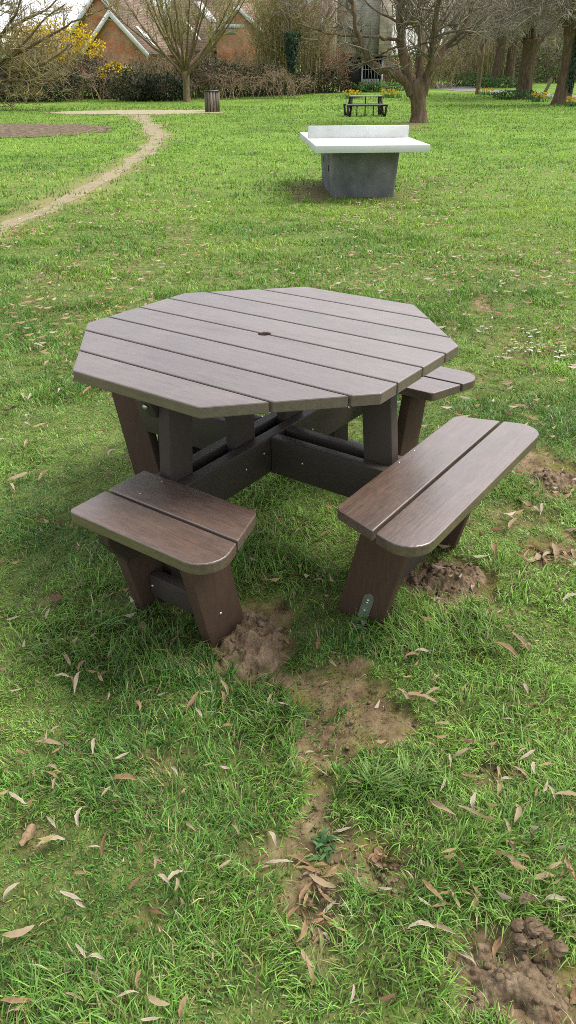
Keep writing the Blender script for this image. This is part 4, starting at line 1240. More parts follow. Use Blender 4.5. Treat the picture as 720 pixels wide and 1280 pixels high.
# ------------------------------------------------------------------ trees
class Tree:
    def __init__(self, seed, bark=(1, 1, 1), twig=(0.16, 0.14, 0.09)):
        self.tr, self.cr = MB(), MB()
        self.r = random.Random(seed)
        self.tr.cur = bark
        self.twig = twig

    def rv(self, s=1.0):
        return Vector((self.r.gauss(0, s), self.r.gauss(0, s), self.r.gauss(0, s)))

    def limb(self, pts, r0, r1, kids=10, klen=1.2, depth=2, sides=8, crown=False, up=0.25, spread=0.9, start=0.25, jitter=0.04, rmin=0.006):
        """pts: control points; grown as a wobbling tapered tube with side shoots"""
        P = [Vector(p) for p in pts]
        out_ = []
        for i in range(len(P)-1):
            n = 4
            for j in range(n):
                t = j/n
                a, b, c, d = P[max(i-1, 0)], P[i], P[i+1], P[min(i+2, len(P)-1)]
                q = 0.5*((2*b) + (c-a)*t + (2*a-5*b+4*c-d)*t*t + (-a+3*b-3*c+d)*t**3)
                out_.append(q + self.rv(jitter*(0.3 + r0)) if out_ else q)
        out_.append(P[-1])
        k = len(out_)
        rr_ = [r0 + (r1-r0)*(i/(k-1))**0.8 for i in range(k)]
        mb = self.cr if crown else self.tr
        if crown:
            g_ = self.r.uniform(0.65, 1.35); mb.cur = tuple(c*g_ for c in self.twig)
        mb.tube(out_, rr_, sides)
        if depth <= 0: return
        for _ in range(kids):
            t = start + (1-start)*self.r.random()**0.8
            f = t*(k-1); i = min(int(f), k-2); q = out_[i].lerp(out_[i+1], f - i)
            d = (out_[i+1] - out_[i]).normalized()
            side = self.rv().normalized(); side = (side - d*side.dot(d)).normalized()
            dr = (d*0.6 + side*spread + Vector((0, 0, up))).normalized()
            ln = klen*self.r.uniform(0.55, 1.2)*(1.15 - 0.5*t)
            self.shoot(q, dr, ln, max(rmin, (r0 + (r1-r0)*t)*0.5 if depth > 2 else min(0.035, (r0 + (r1-r0)*t)*0.42)), depth - 1, rmin, up)

    def shoot(self, p, d, ln, r, depth, rmin, up):
        n = 3 if depth > 0 else 2
        pts = [p]; q = p.copy(); dd = d.copy()
        for i in range(n):
            dd = (dd + self.rv(0.22) + Vector((0, 0, up*0.22))).normalized()
            q = q + dd*ln/n; pts.append(q.copy())
        g_ = self.r.uniform(0.6, 1.35)
        self.cr.cur = tuple(c*g_ for c in self.twig)
        rr_ = [max(rmin, r*(1 - 0.75*i/n)) for i in range(n+1)]
        self.cr.tube(pts, rr_, 4 if r > 0.012 else 3, cap=False)
        if depth > 0:
            for _ in range(self.r.choice((3, 4, 5))):
                i = self.r.randint(1, n)
                a, b = pts[i-1], pts[i]; t = self.r.random(); o = a.lerp(b, t)
                dr = ((b-a).normalized()*0.7 + self.rv(0.55) + Vector((0, 0, up*0.4))).normalized()
                self.shoot(o, dr, ln*self.r.uniform(0.4, 0.75), r*0.55, depth-1, rmin, up)

    def done(self, name, loc, label, cat='tree', group=None, leafy=None):
        e = empty(name, loc)
        tag(e, label, cat, group)
        o = Vector(loc)
        for mb in (self.tr, self.cr): mb.v = [(x - o.x, y - o.y, z - o.z) for x, y, z in mb.v]
        if self.tr.v: self.tr.build('trunk', M['bark'], e, smooth=True)
        if self.cr.v: self.cr.build('crown', M['twig'], e)
        return e


def trunk_pts(base, tops):
    return [base] + tops


# the bare spreading tree right of centre
TY = G(528, 155).y
T = Tree(21, (0.95, 0.80, 0.66), (0.15, 0.125, 0.095))
B0 = G(528, 155)


def P_(px, py, dy=0.0):
    return W(px, py, TY + dy)


base = Vector((B0.x, B0.y, -0.1))
T.tr.tube([base, base + Vector((0, 0, 0.14)), base + Vector((0, 0, 0.38)), P_(528, 135), P_(528, 122), P_(527, 112), P_(526, 100)], [0.42, 0.34, 0.285, 0.265, 0.28, 0.31, 0.26], 14)
T.limb([P_(524, 122), P_(512, 103, -.1), P_(496, 93, -.3), P_(478, 86, -.5), P_(465, 72, -.6), P_(456, 50, -.7), P_(449, 20, -.9), P_(443, -10, -1), P_(430, -50, -1.2)], 0.20, 0.03, 15, 1.4, 3, 9)
T.limb([P_(522, 118), P_(514, 90), P_(509, 60, .1), P_(506, 25, .3), P_(503, -15, .4), P_(496, -70, .8), P_(492, -130, 1)], 0.25, 0.04, 16, 1.6, 3, 10)
T.limb([P_(529, 118), P_(531, 85, .2), P_(532, 45, .5), P_(534, 10, .9), P_(537, -40, 1.3), P_(536, -110, 1.5)], 0.20, 0.04, 14, 1.5, 3, 9)
T.limb([P_(534, 120), P_(541, 96, -.1), P_(546, 72, -.3), P_(548, 45, -.6), P_(553, 15, -.9), P_(561, -30, -1.4), P_(570, -90, -1.5)], 0.19, 0.035, 14, 1.4, 3, 9)
T.limb([P_(541, 98), P_(552, 78, .2), P_(563, 60, .5), P_(578, 47, .6), P_(588, 32, .7), P_(596, 10, .8), P_(606, -20, 1)], 0.13, 0.03, 16, 1.3, 3, 8)
T.limb([P_(507, 52), P_(486, 49, -.4), P_(460, 46, -.7), P_(432, 45, -.9), P_(405, 39, -1.2), P_(382, 31, -1.3), P_(366, 19, -1.3), P_(348, 6, -1.4)], 0.062, 0.014, 14, 0.9, 2, 6, up=0.5)
T.limb([P_(505, 58), P_(492, 64, -.3), P_(476, 72, -.2), P_(462, 78, -.1)], 0.045, 0.012, 6, 0.6, 2, 6)
T.limb([P_(506, 30), P_(490, 22, .4), P_(470, 10, .6), P_(455, -8, .7)], 0.05, 0.014, 8, 0.8, 2, 6, up=0.5)
T.limb([P_(505, 70), P_(480, 75, -.8), P_(445, 82, -1.4), P_(410, 82, -1.6)], 0.035, 0.009, 8, 0.6, 2, 6)
T.limb([P_(549, 45, -.6), P_(560, 30, -.5), P_(575, 10, -.3), P_(590, -15, 0)], 0.06, 0.015, 9, 0.9, 2, 6)
T.limb([P_(533, 30, .7), P_(545, 18, .9), P_(560, -2, 1)], 0.05, 0.015, 8, 0.9, 2, 6)
T.limb([P_(570, 55, .5), P_(590, 47, .8), P_(612, 42, 1.2), P_(635, 30, 1.5)], 0.04, 0.01, 8, 0.8, 2, 6)
T.done('bare_tree', (B0.x, B0.y, 0), 'large bare tree with several spreading stems behind the far picnic table', 'tree')

# the big tree whose branches reach in from the left
T = Tree(5, (0.95, 0.85, 0.65), (0.25, 0.20, 0.10))
LY = 42.0
lb = W(-58, 130, LY); lb.z = 0
LP = lambda px, py, dy=0.0: W(px, py, LY + dy)
T.tr.tube([lb + Vector((0, 0, -0.1)), lb + Vector((0, 0, 0.5)), lb + Vector((0.05, 0, 1.2)), LP(-50, 78)], [0.55, 0.42, 0.36, 0.36], 12)
for tgt in [
    [(-50, 90), (-20, 78), (10, 72), (40, 58), (75, 38), (105, 22), (150, 4)],
    [(-50, 85), (-25, 62), (5, 42), (40, 20), (70, 4), (95, -30)],
    [(-52, 80), (-35, 45), (-10, 15), (15, -10), (40, -60)],
    [(-52, 80), (-50, 30), (-45, -20), (-40, -90)],
    [(-50, 95), (-15, 92), (20, 86), (50, 80), (75, 68), (95, 52)],
    [(-52, 80), (-80, 40), (-110, 5), (-140, -40)],
    [(-54, 90), (-90, 70), (-130, 55), (-170, 35)],
    [(-50, 88), (-30, 75), (-5, 55), (15, 30), (30, 5), (38, -30)],
    [(-50, 97), (-10, 98), (25, 97), (55, 99), (80, 95)],
    [(-46, 96), (-22, 88), (0, 82), (18, 66), (38, 48), (62, 22), (88, 2)],
    [(-52, 100), (-20, 108), (15, 110), (45, 108)],
]:
    dy = T.r.uniform(-2, 2)
    T.limb([LP(px, py, dy*i/len(tgt)) for i, (px, py) in enumerate(tgt)], 0.15, 0.02, 18, 1.6, 3, 7, up=0.15, rmin=0.008)
T.done('bare_tree', (lb.x, lb.y, 0), 'wide bare tree whose olive branches reach into the left of the picture', 'tree')


# the small fan-shaped tree beside the bin
def fan_tree(px, py, seed, h, spread, tr_h, tr_r, stems, label, twig, kids=13, klen=1.3, name='bare_tree', bark=(1.1, 1.0, 0.72), group=None):
    b = G(px, py); t = Tree(seed, bark, twig)
    t.tr.tube([b + Vector((0, 0, -0.1)), b + Vector((0, 0, 0.25)), b + Vector((0.03, 0, tr_h*0.7)), b + Vector((0.02, 0, tr_h))], [tr_r*1.3, tr_r, tr_r*0.9, tr_r*1.05], 10)
    for i in range(stems):
        a = 2*PI*i/stems + t.r.uniform(-0.4, 0.4); k = t.r.uniform(0.25, 1.0)
        o = b + Vector((0, 0, tr_h*t.r.uniform(0.8, 1.05)))
        dx, dy = math.cos(a)*spread*k, math.sin(a)*spread*k
        hh = h*(1.05 - 0.35*k)*t.r.uniform(0.8, 1.1)
        t.limb([o, o + Vector((dx*0.35, dy*0.35, (hh-tr_h)*0.28)), o + Vector((dx*0.7, dy*0.7, (hh-tr_h)*0.62)), o + Vector((dx, dy, hh-tr_h))], tr_r*0.45, 0.012, kids, klen, 3, 6, up=0.5, spread=0.7, rmin=0.009)
    return t.done(name, (b.x, b.y, b.z), label, 'tree', group)


fan_tree(239, 126, 31, 9.0, 6.8, 1.7, 0.24, 20, 'small fan shaped bare tree with greenish twigs just left of the litter bin', (0.22, 0.19, 0.085), 9, 1.5)
fan_tree(602, 121, 33, 8.5, 3.0, 3.0, 0.16, 8, 'slender pale trunked bare tree beside the tarmac path', (0.17, 0.15, 0.10), 10, 1.4)


# old pollards on the right
def pollard(px, py, seed, r, h, label, shoots=46, slen=3.6, twig=(0.24, 0.20, 0.17), bark=(0.8, 0.68, 0.56), droop=0.35):
    b = G(px, py); t = Tree(seed, bark, twig)
    # gnarled trunk
    n, k = 16, 12
    vs = []; fs = []
    for i in range(k):
        f = i/(k-1); z = b.z - 0.1 + f*(h+0.1)
        rad_ = r*(1.0 + 0.45*math.exp(-f*9) + 0.5*max(0, f-0.72)*2.2)
        for j in range(n):
            a = 2*PI*j/n
            q = rad_*(1 + 0.22*(float(fbm(math.cos(a)*1.6 + seed, math.sin(a)*1.6 + f*2.2, seed, 3)) - 0.5)*2)
            vs.append((b.x + q*math.cos(a) + 0.12*math.sin(f*3 + seed), b.y + q*math.sin(a), z))
    for i in range(k-1):
        for j in range(n): fs.append((i*n+j, i*n+(j+1) % n, (i+1)*n+(j+1) % n, (i+1)*n+j))
    fs.append(tuple()) if False else None
    t.tr.add(vs, fs)
    t.tr.add([vs[(k-1)*n+j] for j in range(n)] + [(b.x + 0.12*math.sin(3 + seed), b.y, b.z + h + 0.25)], [(j, (j+1) % n, n) for j in range(n)])
    # knuckles
    for i in range(9):
        a = t.r.random()*2*PI
        o = Vector((b.x + 0.12*math.sin(3+seed), b.y, b.z + h - 0.3)); e = o + Vector((math.cos(a)*r*t.r.uniform(1.0, 1.9), math.sin(a)*r*t.r.uniform(1.0, 1.9), t.r.uniform(0.2, 0.9)))
        t.tr.tube([o, (o+e)/2 + Vector((0, 0, 0.05)), e], [r*0.5, r*0.38, r*0.33], 8)
        for _ in range(shoots//9):
            d = (e - o).normalized()*0.8 + t.rv(0.5); d.z = abs(d.z)*0.9 + 0.25
            d.normalize(); ln = slen*t.r.uniform(0.5, 1.2)
            m1 = e + d*ln*0.4; m2 = m1 + (d + Vector((0, 0, -droop*0.7))).normalized()*ln*0.35; m3 = m2 + (d + Vector((0, 0, -droop*2.2))).normalized()*ln*0.35
            t.limb([e, m1, m2, m3], 0.036, 0.012, 11, ln*0.36, 2, 5, True, up=-0.15, spread=0.8, rmin=0.011)
    return t, b


t, b = pollard(661, 126, 41, 0.47, 3.3, '', 108, 5.0)
t.done('pollard_tree', (b.x, b.y, b.z), 'stout knobbly pollard tree with a mass of grey twigs, middle of the right hand trees', 'tree', 'pollard trees on the right')
t, b = pollard(624, 111, 43, 0.34, 3.9, '', 81, 4.6)
t.done('pollard_tree', (b.x, b.y, b.z), 'pollard trunk standing beyond the tarmac path, left one of the close pair', 'tree', 'pollard trees on the right')
t, b = pollard(642, 111, 47, 0.36, 4.1, '', 81, 4.6)
t.done('pollard_tree', (b.x, b.y, b.z), 'pollard trunk standing beyond the tarmac path, right one of the close pair', 'tree', 'pollard trees on the right')
t, b = pollard(706, 135, 50, 0.42, 3.9, '', 90, 4.0, bark=(0.85, 0.7, 0.58))
IV = t.done('pollard_tree', (b.x, b.y, b.z), 'thick trunked tree wrapped in dark ivy at the right edge', 'tree', 'pollard trees on the right')


def leaf_cloud(m, centre, size, n, cols, leaf_s, rr_, shell=0.0, squash=1.0, noise_seed=1, flat=0.0, aspect=1.8, upright=0.0):
    """leaf-sized faces spread through an uneven volume"""
    r_ = np.random.default_rng(noise_seed)
    d = r_.normal(0, 1, (n*2, 3)); d /= np.linalg.norm(d, axis=1)[:, None]
    rad_ = (shell + (1-shell)*r_.random(n*2))**(1/2.2)
    az = np.arctan2(d[:, 1], d[:, 0])
    lumpy = 0.72 + 0.56*fbm(az*1.7 + noise_seed*3.1, d[:, 2]*2.6, noise_seed, 3)
    gap = fbm(az*5 + noise_seed, d[:, 2]*6, noise_seed + 5, 2)
    keep = r_.random(n*2) < sstep(0.22, 0.55, gap)
    P = (d*(rad_*lumpy)[:, None])[keep][:n]*np.array(size) + np.array(centre)
    P[:, 2] = np.maximum(P[:, 2], 0.03 + 0.1*r_.random(len(P)))
    k = len(P)
    u = r_.normal(0, 1, (k, 3)); u[:, 2] += upright*np.sign(u[:, 2]); u /= np.linalg.norm(u, axis=1)[:, None]
    w = r_.normal(0, 1, (k, 3)); w -= (w*u).sum(1)[:, None]*u; w /= np.linalg.norm(w, axis=1)[:, None]
    s = leaf_s*r_.uniform(0.6, 1.4, k)[:, None]
    a_, b_, c_, d_ = P - u*s, P + w*s/aspect, P + u*s, P - w*s/aspect
    cc = np.array(cols)[r_.integers(0, len(cols), k)]*r_.uniform(0.6, 1.35, (k, 1))
    clump = 0.6 + 0.8*fbm(P[:, 0]*1.7, P[:, 2]*1.7 + P[:, 1], noise_seed + 9, 3)
    cc = cc*clump[:, None]
    base_ = len(m.v)
    V = np.stack([a_, b_, c_, d_], 1).reshape(-1, 3)
    m.v.extend(map(tuple, V.tolist())); m.t.extend(map(tuple, np.repeat(cc, 4, 0).tolist()))
    o = base_ + np.arange(k)*4
    m.f4.extend(map(tuple, np.stack([o, o+1, o+2, o+3], -1).tolist()))


def ivy_on(par, b, r, z0, z1, n, seed, a0=-2.6, a1=0.6):
    m = MB(); r_ = random.Random(seed)
    for _ in range(n):
        a = r_.uniform(a0, a1); z = z0 + (z1-z0)*r_.random()**0.8; q = r*(1.05 + 0.5*(z-z0)/(z1-z0)) + r_.uniform(0.02, 0.45)*((z-z0)/(z1-z0))
        s = r_.uniform(0.05, 0.11)
        c = Vector((q*math.cos(a), q*math.sin(a), z)); nrm = Vector((math.cos(a), math.sin(a), r_.uniform(-0.2, 0.8))) + Vector((r_.gauss(0, .4), r_.gauss(0, .4), 0)); nrm.normalize()
        u = nrm.cross(Vector((0, 0, 1))).normalized(); w = nrm.cross(u)
        g_ = r_.uniform(0.5, 1.5); m.cur = (0.022*g_, 0.048*g_, 0.02*g_)
        m.quad(c - u*s, c + w*s, c + u*s, c - w*s)
    m.build('ivy', M['leafy'], par)


ivy_on(IV, b, 0.42, 0.3, 5.5, 2600, 3, -1.5, 1.2)


# ------------------------------------------------------------------ shrubs, hedge and scrub along the back
def shrub(px, py, w, h, d, label, cols, n, leaf_s, seed, name='shrub', cat='shrub', stems=24, group=None, twig=(0.12, 0.09, 0.06), aspect=1.8, lift=0.45, flowers=None):
    b = G(px, py); e = empty(name, (b.x, b.y + d*0.8, float(rise(b.y + d*0.8)))); tag(e, label, cat, group)
    m = MB()
    leaf_cloud(m, (0, 0, h*lift), (w, d, h*(1.06 - lift)), n, cols, leaf_s, None, 0.25, 1.0, seed, aspect=aspect)
    if flowers:
        fm = MB(); leaf_cloud(fm, (flowers[2], -d*0.35, h*flowers[3]), (w*flowers[4], d*0.7, h*flowers[5]), flowers[0], flowers[1], leaf_s*0.9, None, 0.4, 1.0, seed + 3, aspect=1.3)
        fm.build('blossom', M['petal'], e)
    m.build('foliage', M['leafy'], e)
    t = MB(); r_ = random.Random(seed)
    for i in range(stems):
        a = r_.random()*2*PI; k = math.sqrt(r_.random())
        x, y = w*0.35*k*math.cos(a), d*0.35*k*math.sin(a)
        g_ = r_.uniform(0.6, 1.5); t.cur = tuple(c*g_ for c in twig)
        hh = h*r_.uniform(0.5, 1.02)
        q1 = (x*1.5, y*1.5, hh*0.5); q2 = (x*2.4 + r_.gauss(0, .2), y*2.4, hh)
        t.tube([(x, y, -0.05), q1, q2], [0.03, 0.022, 0.009], 5)
        for _ in range(5):
            f = r_.uniform(0.35, 0.95); o = Vector(q1).lerp(Vector(q2), max(0, f*2 - 1))
            v = Vector((r_.gauss(0, 1), r_.gauss(0, 1), r_.uniform(0, 1.2))).normalized()
            t.tube([o, o + v*h*0.16, o + v*h*0.28 + Vector((0, 0, h*0.03))], [0.013, 0.010, 0.008], 3, cap=False)
    if stems > 10: t.build('stems', M['twig'], e)
    return e


def thicket(px, py, w, h, d, label, twig, stems, seed, name='shrub', cat='shrub', klen=1.1, arch=0.5, group=None, kids=10, leafn=0, leafcol=((0.1, 0.1, 0.03),)):
    """bare scrub: many stems from the ground, arching, densely twigged"""
    b = G(px, py) + Vector((0, d*0.8, 0)); b.z = float(rise(b.y)); t = Tree(seed, (1, 1, 1), twig)
    for i in range(stems):
        a = t.r.random()*2*PI; k = math.sqrt(t.r.random())
        o = b + Vector((w*0.75*k*math.cos(a), d*0.75*k*math.sin(a), -0.05))
        hh = h*t.r.uniform(0.55, 1.08); lx, ly = t.r.gauss(0, w*0.22), t.r.gauss(0, d*0.3)
        t.limb([o, o + Vector((lx*0.25, ly*0.25, hh*0.45)), o + Vector((lx*0.7, ly*0.7, hh*0.85)), o + Vector((lx*1.3, ly*1.3, hh*(1.0 - arch*0.12)))], 0.035, 0.010, kids, klen, 2, 5, True, up=0.3, spread=0.75, start=0.12, rmin=0.009)
    e = empty(name, (b.x, b.y, b.z)); tag(e, label, cat, group)
    t.cr.v = [(x - b.x, y - b.y, z - b.z) for x, y, z in t.cr.v]
    t.cr.build('stems', M['twig'], e)
    if leafn:
        m = MB(); leaf_cloud(m, (0, 0, h*0.4), (w, d, h*0.6), leafn, leafcol, 0.07, None, 0.2, 1.0, seed + 2); m.build('foliage', M['leafy'], e)
    return e


DKG = [(0.020, 0.030, 0.014), (0.030, 0.042, 0.018), (0.045, 0.055, 0.025), (0.016, 0.020, 0.010)]
MIX = [(0.055, 0.070, 0.030), (0.085, 0.085, 0.035), (0.11, 0.085, 0.05), (0.035, 0.045, 0.022), (0.13, 0.10, 0.06)]
BRN = [(0.15, 0.10, 0.07), (0.10, 0.07, 0.05), (0.07, 0.06, 0.035), (0.20, 0.14, 0.10)]
YEL = [(0.72, 0.52, 0.02), (0.62, 0.44, 0.02), (0.80, 0.62, 0.05)]
# left: dark evergreen mass under the branches
shrub(20, 126, 4.6, 2.1, 2.0, 'low dark evergreen hedge under the branches at the left edge', DKG, 5200, 0.085, 61, 'hedge', 'hedge', 30)
shrub(-60, 127, 4.5, 2.4, 2.2, 'dark evergreen bush at the far left end of the hedge', DKG, 3000, 0.085, 62, 'hedge', 'hedge', 20)
thicket(30, 124, 5.0, 3.6, 2.0, 'olive brown bare thicket rising behind the dark hedge on the left', (0.20, 0.17, 0.085), 46, 63, arch=1.2, leafn=500, leafcol=MIX)
shrub(78, 121, 3.4, 4.5, 2.0, 'yellow flowering forsythia in front of the tiled house on the left', MIX, 1500, 0.08, 64, 'forsythia_bush', 'bush', 34, twig=(0.2, 0.16, 0.08), flowers=(2600, YEL, 0.0, 0.72, 1.0, 0.30))
shrub(112, 122, 2.6, 2.5, 1.6, 'brown and green tangled bramble below the brick gable', MIX + BRN, 3200, 0.075, 65, 'bramble_bush', 'bush', 34)
shrub(146, 122, 1.9, 2.1, 1.4, 'scrubby bush with a few yellow flower sprays below the brick house', MIX, 2200, 0.075, 66, 'forsythia_bush', 'bush', 26, flowers=(650, YEL, 0.2, 0.74, 0.7, 0.28))
shrub(172, 125.6, 1.9, 1.7, 1.2, 'rounded dark green bush left of the fan shaped tree', DKG + MIX[:2], 2400, 0.075, 67, 'evergreen_bush', 'bush', 20)
shrub(208, 125.6, 2.0, 1.5, 1.2, 'tangled green and brown bush just left of the fan shaped tree trunk', MIX[:1] + DKG + DKG, 2800, 0.08, 68, 'bramble_bush', 'bush', 24)
shrub(270, 123, 3.0, 2.3, 1.6, 'dark hedge stretch behind the litter bin', DKG + BRN[:1] + MIX[:2], 3000, 0.075, 69, 'hedge', 'hedge', 30)
shrub(322, 121, 3.2, 2.0, 1.6, 'purplish brown hedge stretch right of the litter bin', BRN[:2] + DKG + MIX[:2], 2800, 0.075, 70, 'hedge', 'hedge', 30)
shrub(190, 115, 5.5, 1.9, 2.0, 'tall brown tangle behind the bushes below the brick gable', BRN + MIX, 4200, 0.1, 60, 'bramble_bush', 'bush', 40)
thicket(352, 119, 2.4, 6.4, 2.2, 'tall olive green bare willow scrub left of the ivy clad stem', (0.24, 0.21, 0.09), 60, 71, 'willow_scrub', 'shrub', 1.6, 0.3, kids=15)
thicket(380, 118, 2.2, 6.6, 2.2, 'tall olive brown bare scrub right of the ivy clad stem', (0.22, 0.18, 0.10), 44, 72, 'willow_scrub', 'shrub', 1.6, 0.3, kids=14)
thicket(420, 117, 2.0, 3.2, 1.4, 'ginger brown bare shrub beside the dark shed', (0.26, 0.16, 0.10), 40, 74, 'bare_shrub', 'shrub', 0.8, 0.9)
shrub(402, 117.5, 2.6, 1.5, 1.0, 'dark bramble in the shade left of the shed', DKG + BRN[:1], 2000, 0.08, 75, 'bramble_bush', 'bush', 14)
shrub(365, 119, 2.4, 1.5, 1.2, 'low brown undergrowth at the foot of the ivy clad stem', BRN + MIX[:2], 1800, 0.08, 76, 'bramble_bush', 'bush', 14)
thicket(215, 122, 3.4, 2.5, 1.6, 'olive brown bare thicket behind the fan shaped tree', (0.21, 0.17, 0.10), 46, 171, 'bare_shrub', 'shrub', 0.9, 0.9, leafn=500, leafcol=MIX)
thicket(285, 121, 3.4, 2.4, 1.6, 'olive bare thicket rising above the hedge behind the litter bin', (0.22, 0.18, 0.10), 46, 172, 'bare_shrub', 'shrub', 0.9, 0.9, leafn=400, leafcol=MIX)
thicket(110, 124.3, 3.0, 1.7, 0.6, 'straw brown dead stems in front of the brambles on the left', (0.30, 0.23, 0.15), 22, 173, 'bare_shrub', 'shrub', 0.6, 1.4)
thicket(330, 123.4, 3.6, 1.6, 0.6, 'brown dead stems along the foot of the willow scrub', (0.26, 0.19, 0.13), 22, 174, 'bare_shrub', 'shrub', 0.6, 1.4)
thicket(180, 124.6, 3.2, 1.5, 0.6, 'pale brown dead stems in front of the bushes left of the fan shaped tree', (0.30, 0.22, 0.15), 12, 175, 'bare_shrub', 'shrub', 0.6, 1.4)
thicket(262, 124.0, 3.0, 1.5, 0.6, 'brown dead stems just behind the litter bin', (0.24, 0.17, 0.12), 12, 176, 'bare_shrub', 'shrub', 0.6, 1.4)
# right hand back line
thicket(553, 113, 2.6, 3.0, 1.5, 'ochre bare shrub right of the big bare tree', (0.27, 0.22, 0.11), 36, 77, 'bare_shrub', 'shrub', 0.8, 0.5, leafn=300, leafcol=MIX)
thicket(610, 108, 3.4, 4.4, 2.0, 'olive bare shrub behind the slender pale trunk', (0.22, 0.19, 0.09), 40, 78, 'bare_shrub', 'shrub', 1.1, 0.6, leafn=400, leafcol=MIX)
shrub(690, 108, 6.0, 4.6, 2.2, 'bright green leafy bush behind the trunks at the right', [(0.09, 0.13, 0.035), (0.12, 0.15, 0.04), (0.06, 0.09, 0.03)], 3600, 0.11, 79, 'leafy_bush', 'bush', 30)
shrub(655, 106, 5.5, 3.4, 2.2, 'brown hedge stretch behind the pollard pair', BRN + MIX, 3000, 0.11, 80, 'hedge', 'hedge', 30)
shrub(520, 109, 4.0, 2.6, 1.6, 'green and brown undergrowth behind the big bare tree', MIX + [(0.09, 0.12, 0.04)], 2600, 0.09, 81, 'bramble_bush', 'bush', 24)
shrub(598, 111, 3.0, 1.1, 1.2, 'low green plants along the near edge of the tarmac path', [(0.06, 0.12, 0.03), (0.09, 0.15, 0.04)], 1500, 0.09, 82, 'low_plants', 'plants', 8)
shrub(478, 117, 2.4, 0.75, 0.8, 'low green weeds in front of the shed', [(0.06, 0.12, 0.03), (0.09, 0.16, 0.04), (0.12, 0.17, 0.05)], 1500, 0.07, 83, 'low_plants', 'plants', 8)
shrub(655, 128.5, 1.9, 0.55, 0.8, 'dark green ivy patch round the foot of the stout pollard', [(0.03, 0.07, 0.02), (0.05, 0.10, 0.03)], 1300, 0.06, 84, 'low_plants', 'plants', 6)
shrub(633, 113, 3.0, 0.8, 1.0, 'low green plants at the feet of the pollard pair', [(0.05, 0.11, 0.03), (0.08, 0.14, 0.04)], 1300, 0.09, 85, 'low_plants', 'plants', 6)
# ivy clad bare stem amid the scrub
bi = G(370, 120); t = Tree(90, (0.8, 0.7, 0.55), (0.18, 0.15, 0.10))
t.limb([bi + Vector((0, 0, -0.1)), bi + Vector((0.1, 0, 2.2)), bi + Vector((-0.1, 0, 4.6)), bi + Vector((0.15, 0.1, 7.6))], 0.17, 0.05, 26, 1.8, 3, 8, start=0.4)
e = t.done('ivy_clad_tree', (bi.x, bi.y, bi.z), 'thin bare tree with a dark ivy sleeve amid the olive scrub', 'tree')
ivy_on(e, bi, 0.18, 1.4, 3.8, 900, 6, -3.1, 3.1)
# tall bare trees behind, closing the skyline
for i, (px, py, h, lb_, tw) in enumerate([(590, 103, 11, 'tall bare tree at the far end of the tarmac path', (0.21, 0.185, 0.13)),
                                          (640, 103, 11, 'tall bare tree behind the pollard pair', (0.2, 0.17, 0.13)), (715, 104, 11, 'tall bare tree behind the ivy wrapped trunk', (0.2, 0.175, 0.12)), (545, 104, 11, 'tall bare tree behind the big bare tree', (0.21, 0.19, 0.15)),
                                          (396, 106, 8, 'tall reddish bare tree left of the stone tower', (0.26, 0.165, 0.12))]):
    fan_tree(px, py, 110 + i, h, 5.0, 2.4, 0.28, 11, lb_, tw, 13, 2.2, group='tall bare trees along the skyline')

# far wood closing the view behind the trunks: one mass of twigs
m = MB()
WOOD = [(0.33, 0.28, 0.21), (0.27, 0.235, 0.18), (0.38, 0.31, 0.23), (0.27, 0.25, 0.13), (0.22, 0.19, 0.15), (0.17, 0.17, 0.09)]
for i, (x_, y_, w_, h_) in enumerate([(-2, 100, 9, 9), (12, 104, 9, 11.5), (25, 98, 10, 10.5), (38, 104, 11, 12), (52, 98, 11, 11), (66, 92, 11, 11), (21, 93, 5, 5.5), (31, 92, 7, 5.7), (45, 92, 8, 6), (-16, 108, 9, 8.0), (-30, 112, 9, 5.0), (-44, 112, 9, 4.5)]):
    z_ = float(rise(y_)) - 0.2
    leaf_cloud(m, (x_, y_, z_ + h_*0.46), (w_, 3.5, h_*0.6), 5200, WOOD, 0.55, None, 0.1, 1.0, 200 + i, aspect=13, upright=1.3)
    leaf_cloud(m, (x_, y_ - 1.5, z_ + 1.2), (w_, 2.0, 1.9), 1300, DKG + MIX + BRN, 0.22, None, 0.1, 1.0, 240 + i, aspect=3)
tag(m.build('woodland', M['leafy']), 'brown and olive bare woodland closing the view behind the park trees', 'woodland', kind='stuff')

# daffodils
def daffs(px, py, n, w, label, seed):
    b = G(px, py); e = empty('daffodil_clump', (b.x, b.y, b.z)); tag(e, label, 'daffodils', 'daffodil clumps')
    r_ = random.Random(seed); lf, fl = MB(), MB()
    for _ in range(n*3):
        x, y = r_.gauss(0, w*0.45), r_.gauss(0, w*0.3); h = r_.uniform(0.2, 0.42); g_ = r_.uniform(0.6, 1.3); lf.cur = (0.06*g_, 0.13*g_, 0.04*g_)
        dx = r_.gauss(0, 0.08); lf.tri((x - 0.02, y, 0), (x + 0.02, y, 0), (x + dx, y - 0.03, h))
    for _ in range(n):
        x, y, z = r_.gauss(0, w*0.42), r_.gauss(0, w*0.3), r_.uniform(0.25, 0.5)
        lf.cur = (0.08, 0.15, 0.04); lf.tube([(x, y, 0), (x, y, z)], [0.008, 0.006], 3)
        s = r_.uniform(0.055, 0.085); g_ = r_.uniform(0.8, 1.1); fl.cur = (0.80*g_, 0.60*g_, 0.03)
        u = Vector((1, 0, 0)); v_ = Vector((0, 0.5, 0.85)); c = Vector((x, y - 0.02, z)); k = 12
        fl.add([tuple(c + u*s*math.cos(2*PI*i/k)*(1 if i % 2 else 0.55) + v_*s*math.sin(2*PI*i/k)*(1 if i % 2 else 0.55)) for i in range(k)] + [tuple(c)], [(i, (i+1) % k, k) for i in range(k)])
        fl.cur = (0.80*g_, 0.42*g_, 0.02); fl.tube([c, c + Vector((0, -0.05, 0.02))], [0.02, 0.028], 6)
    lf.build('leaves', M['leafy'], e); fl.build('flowers', M['petal'], e)


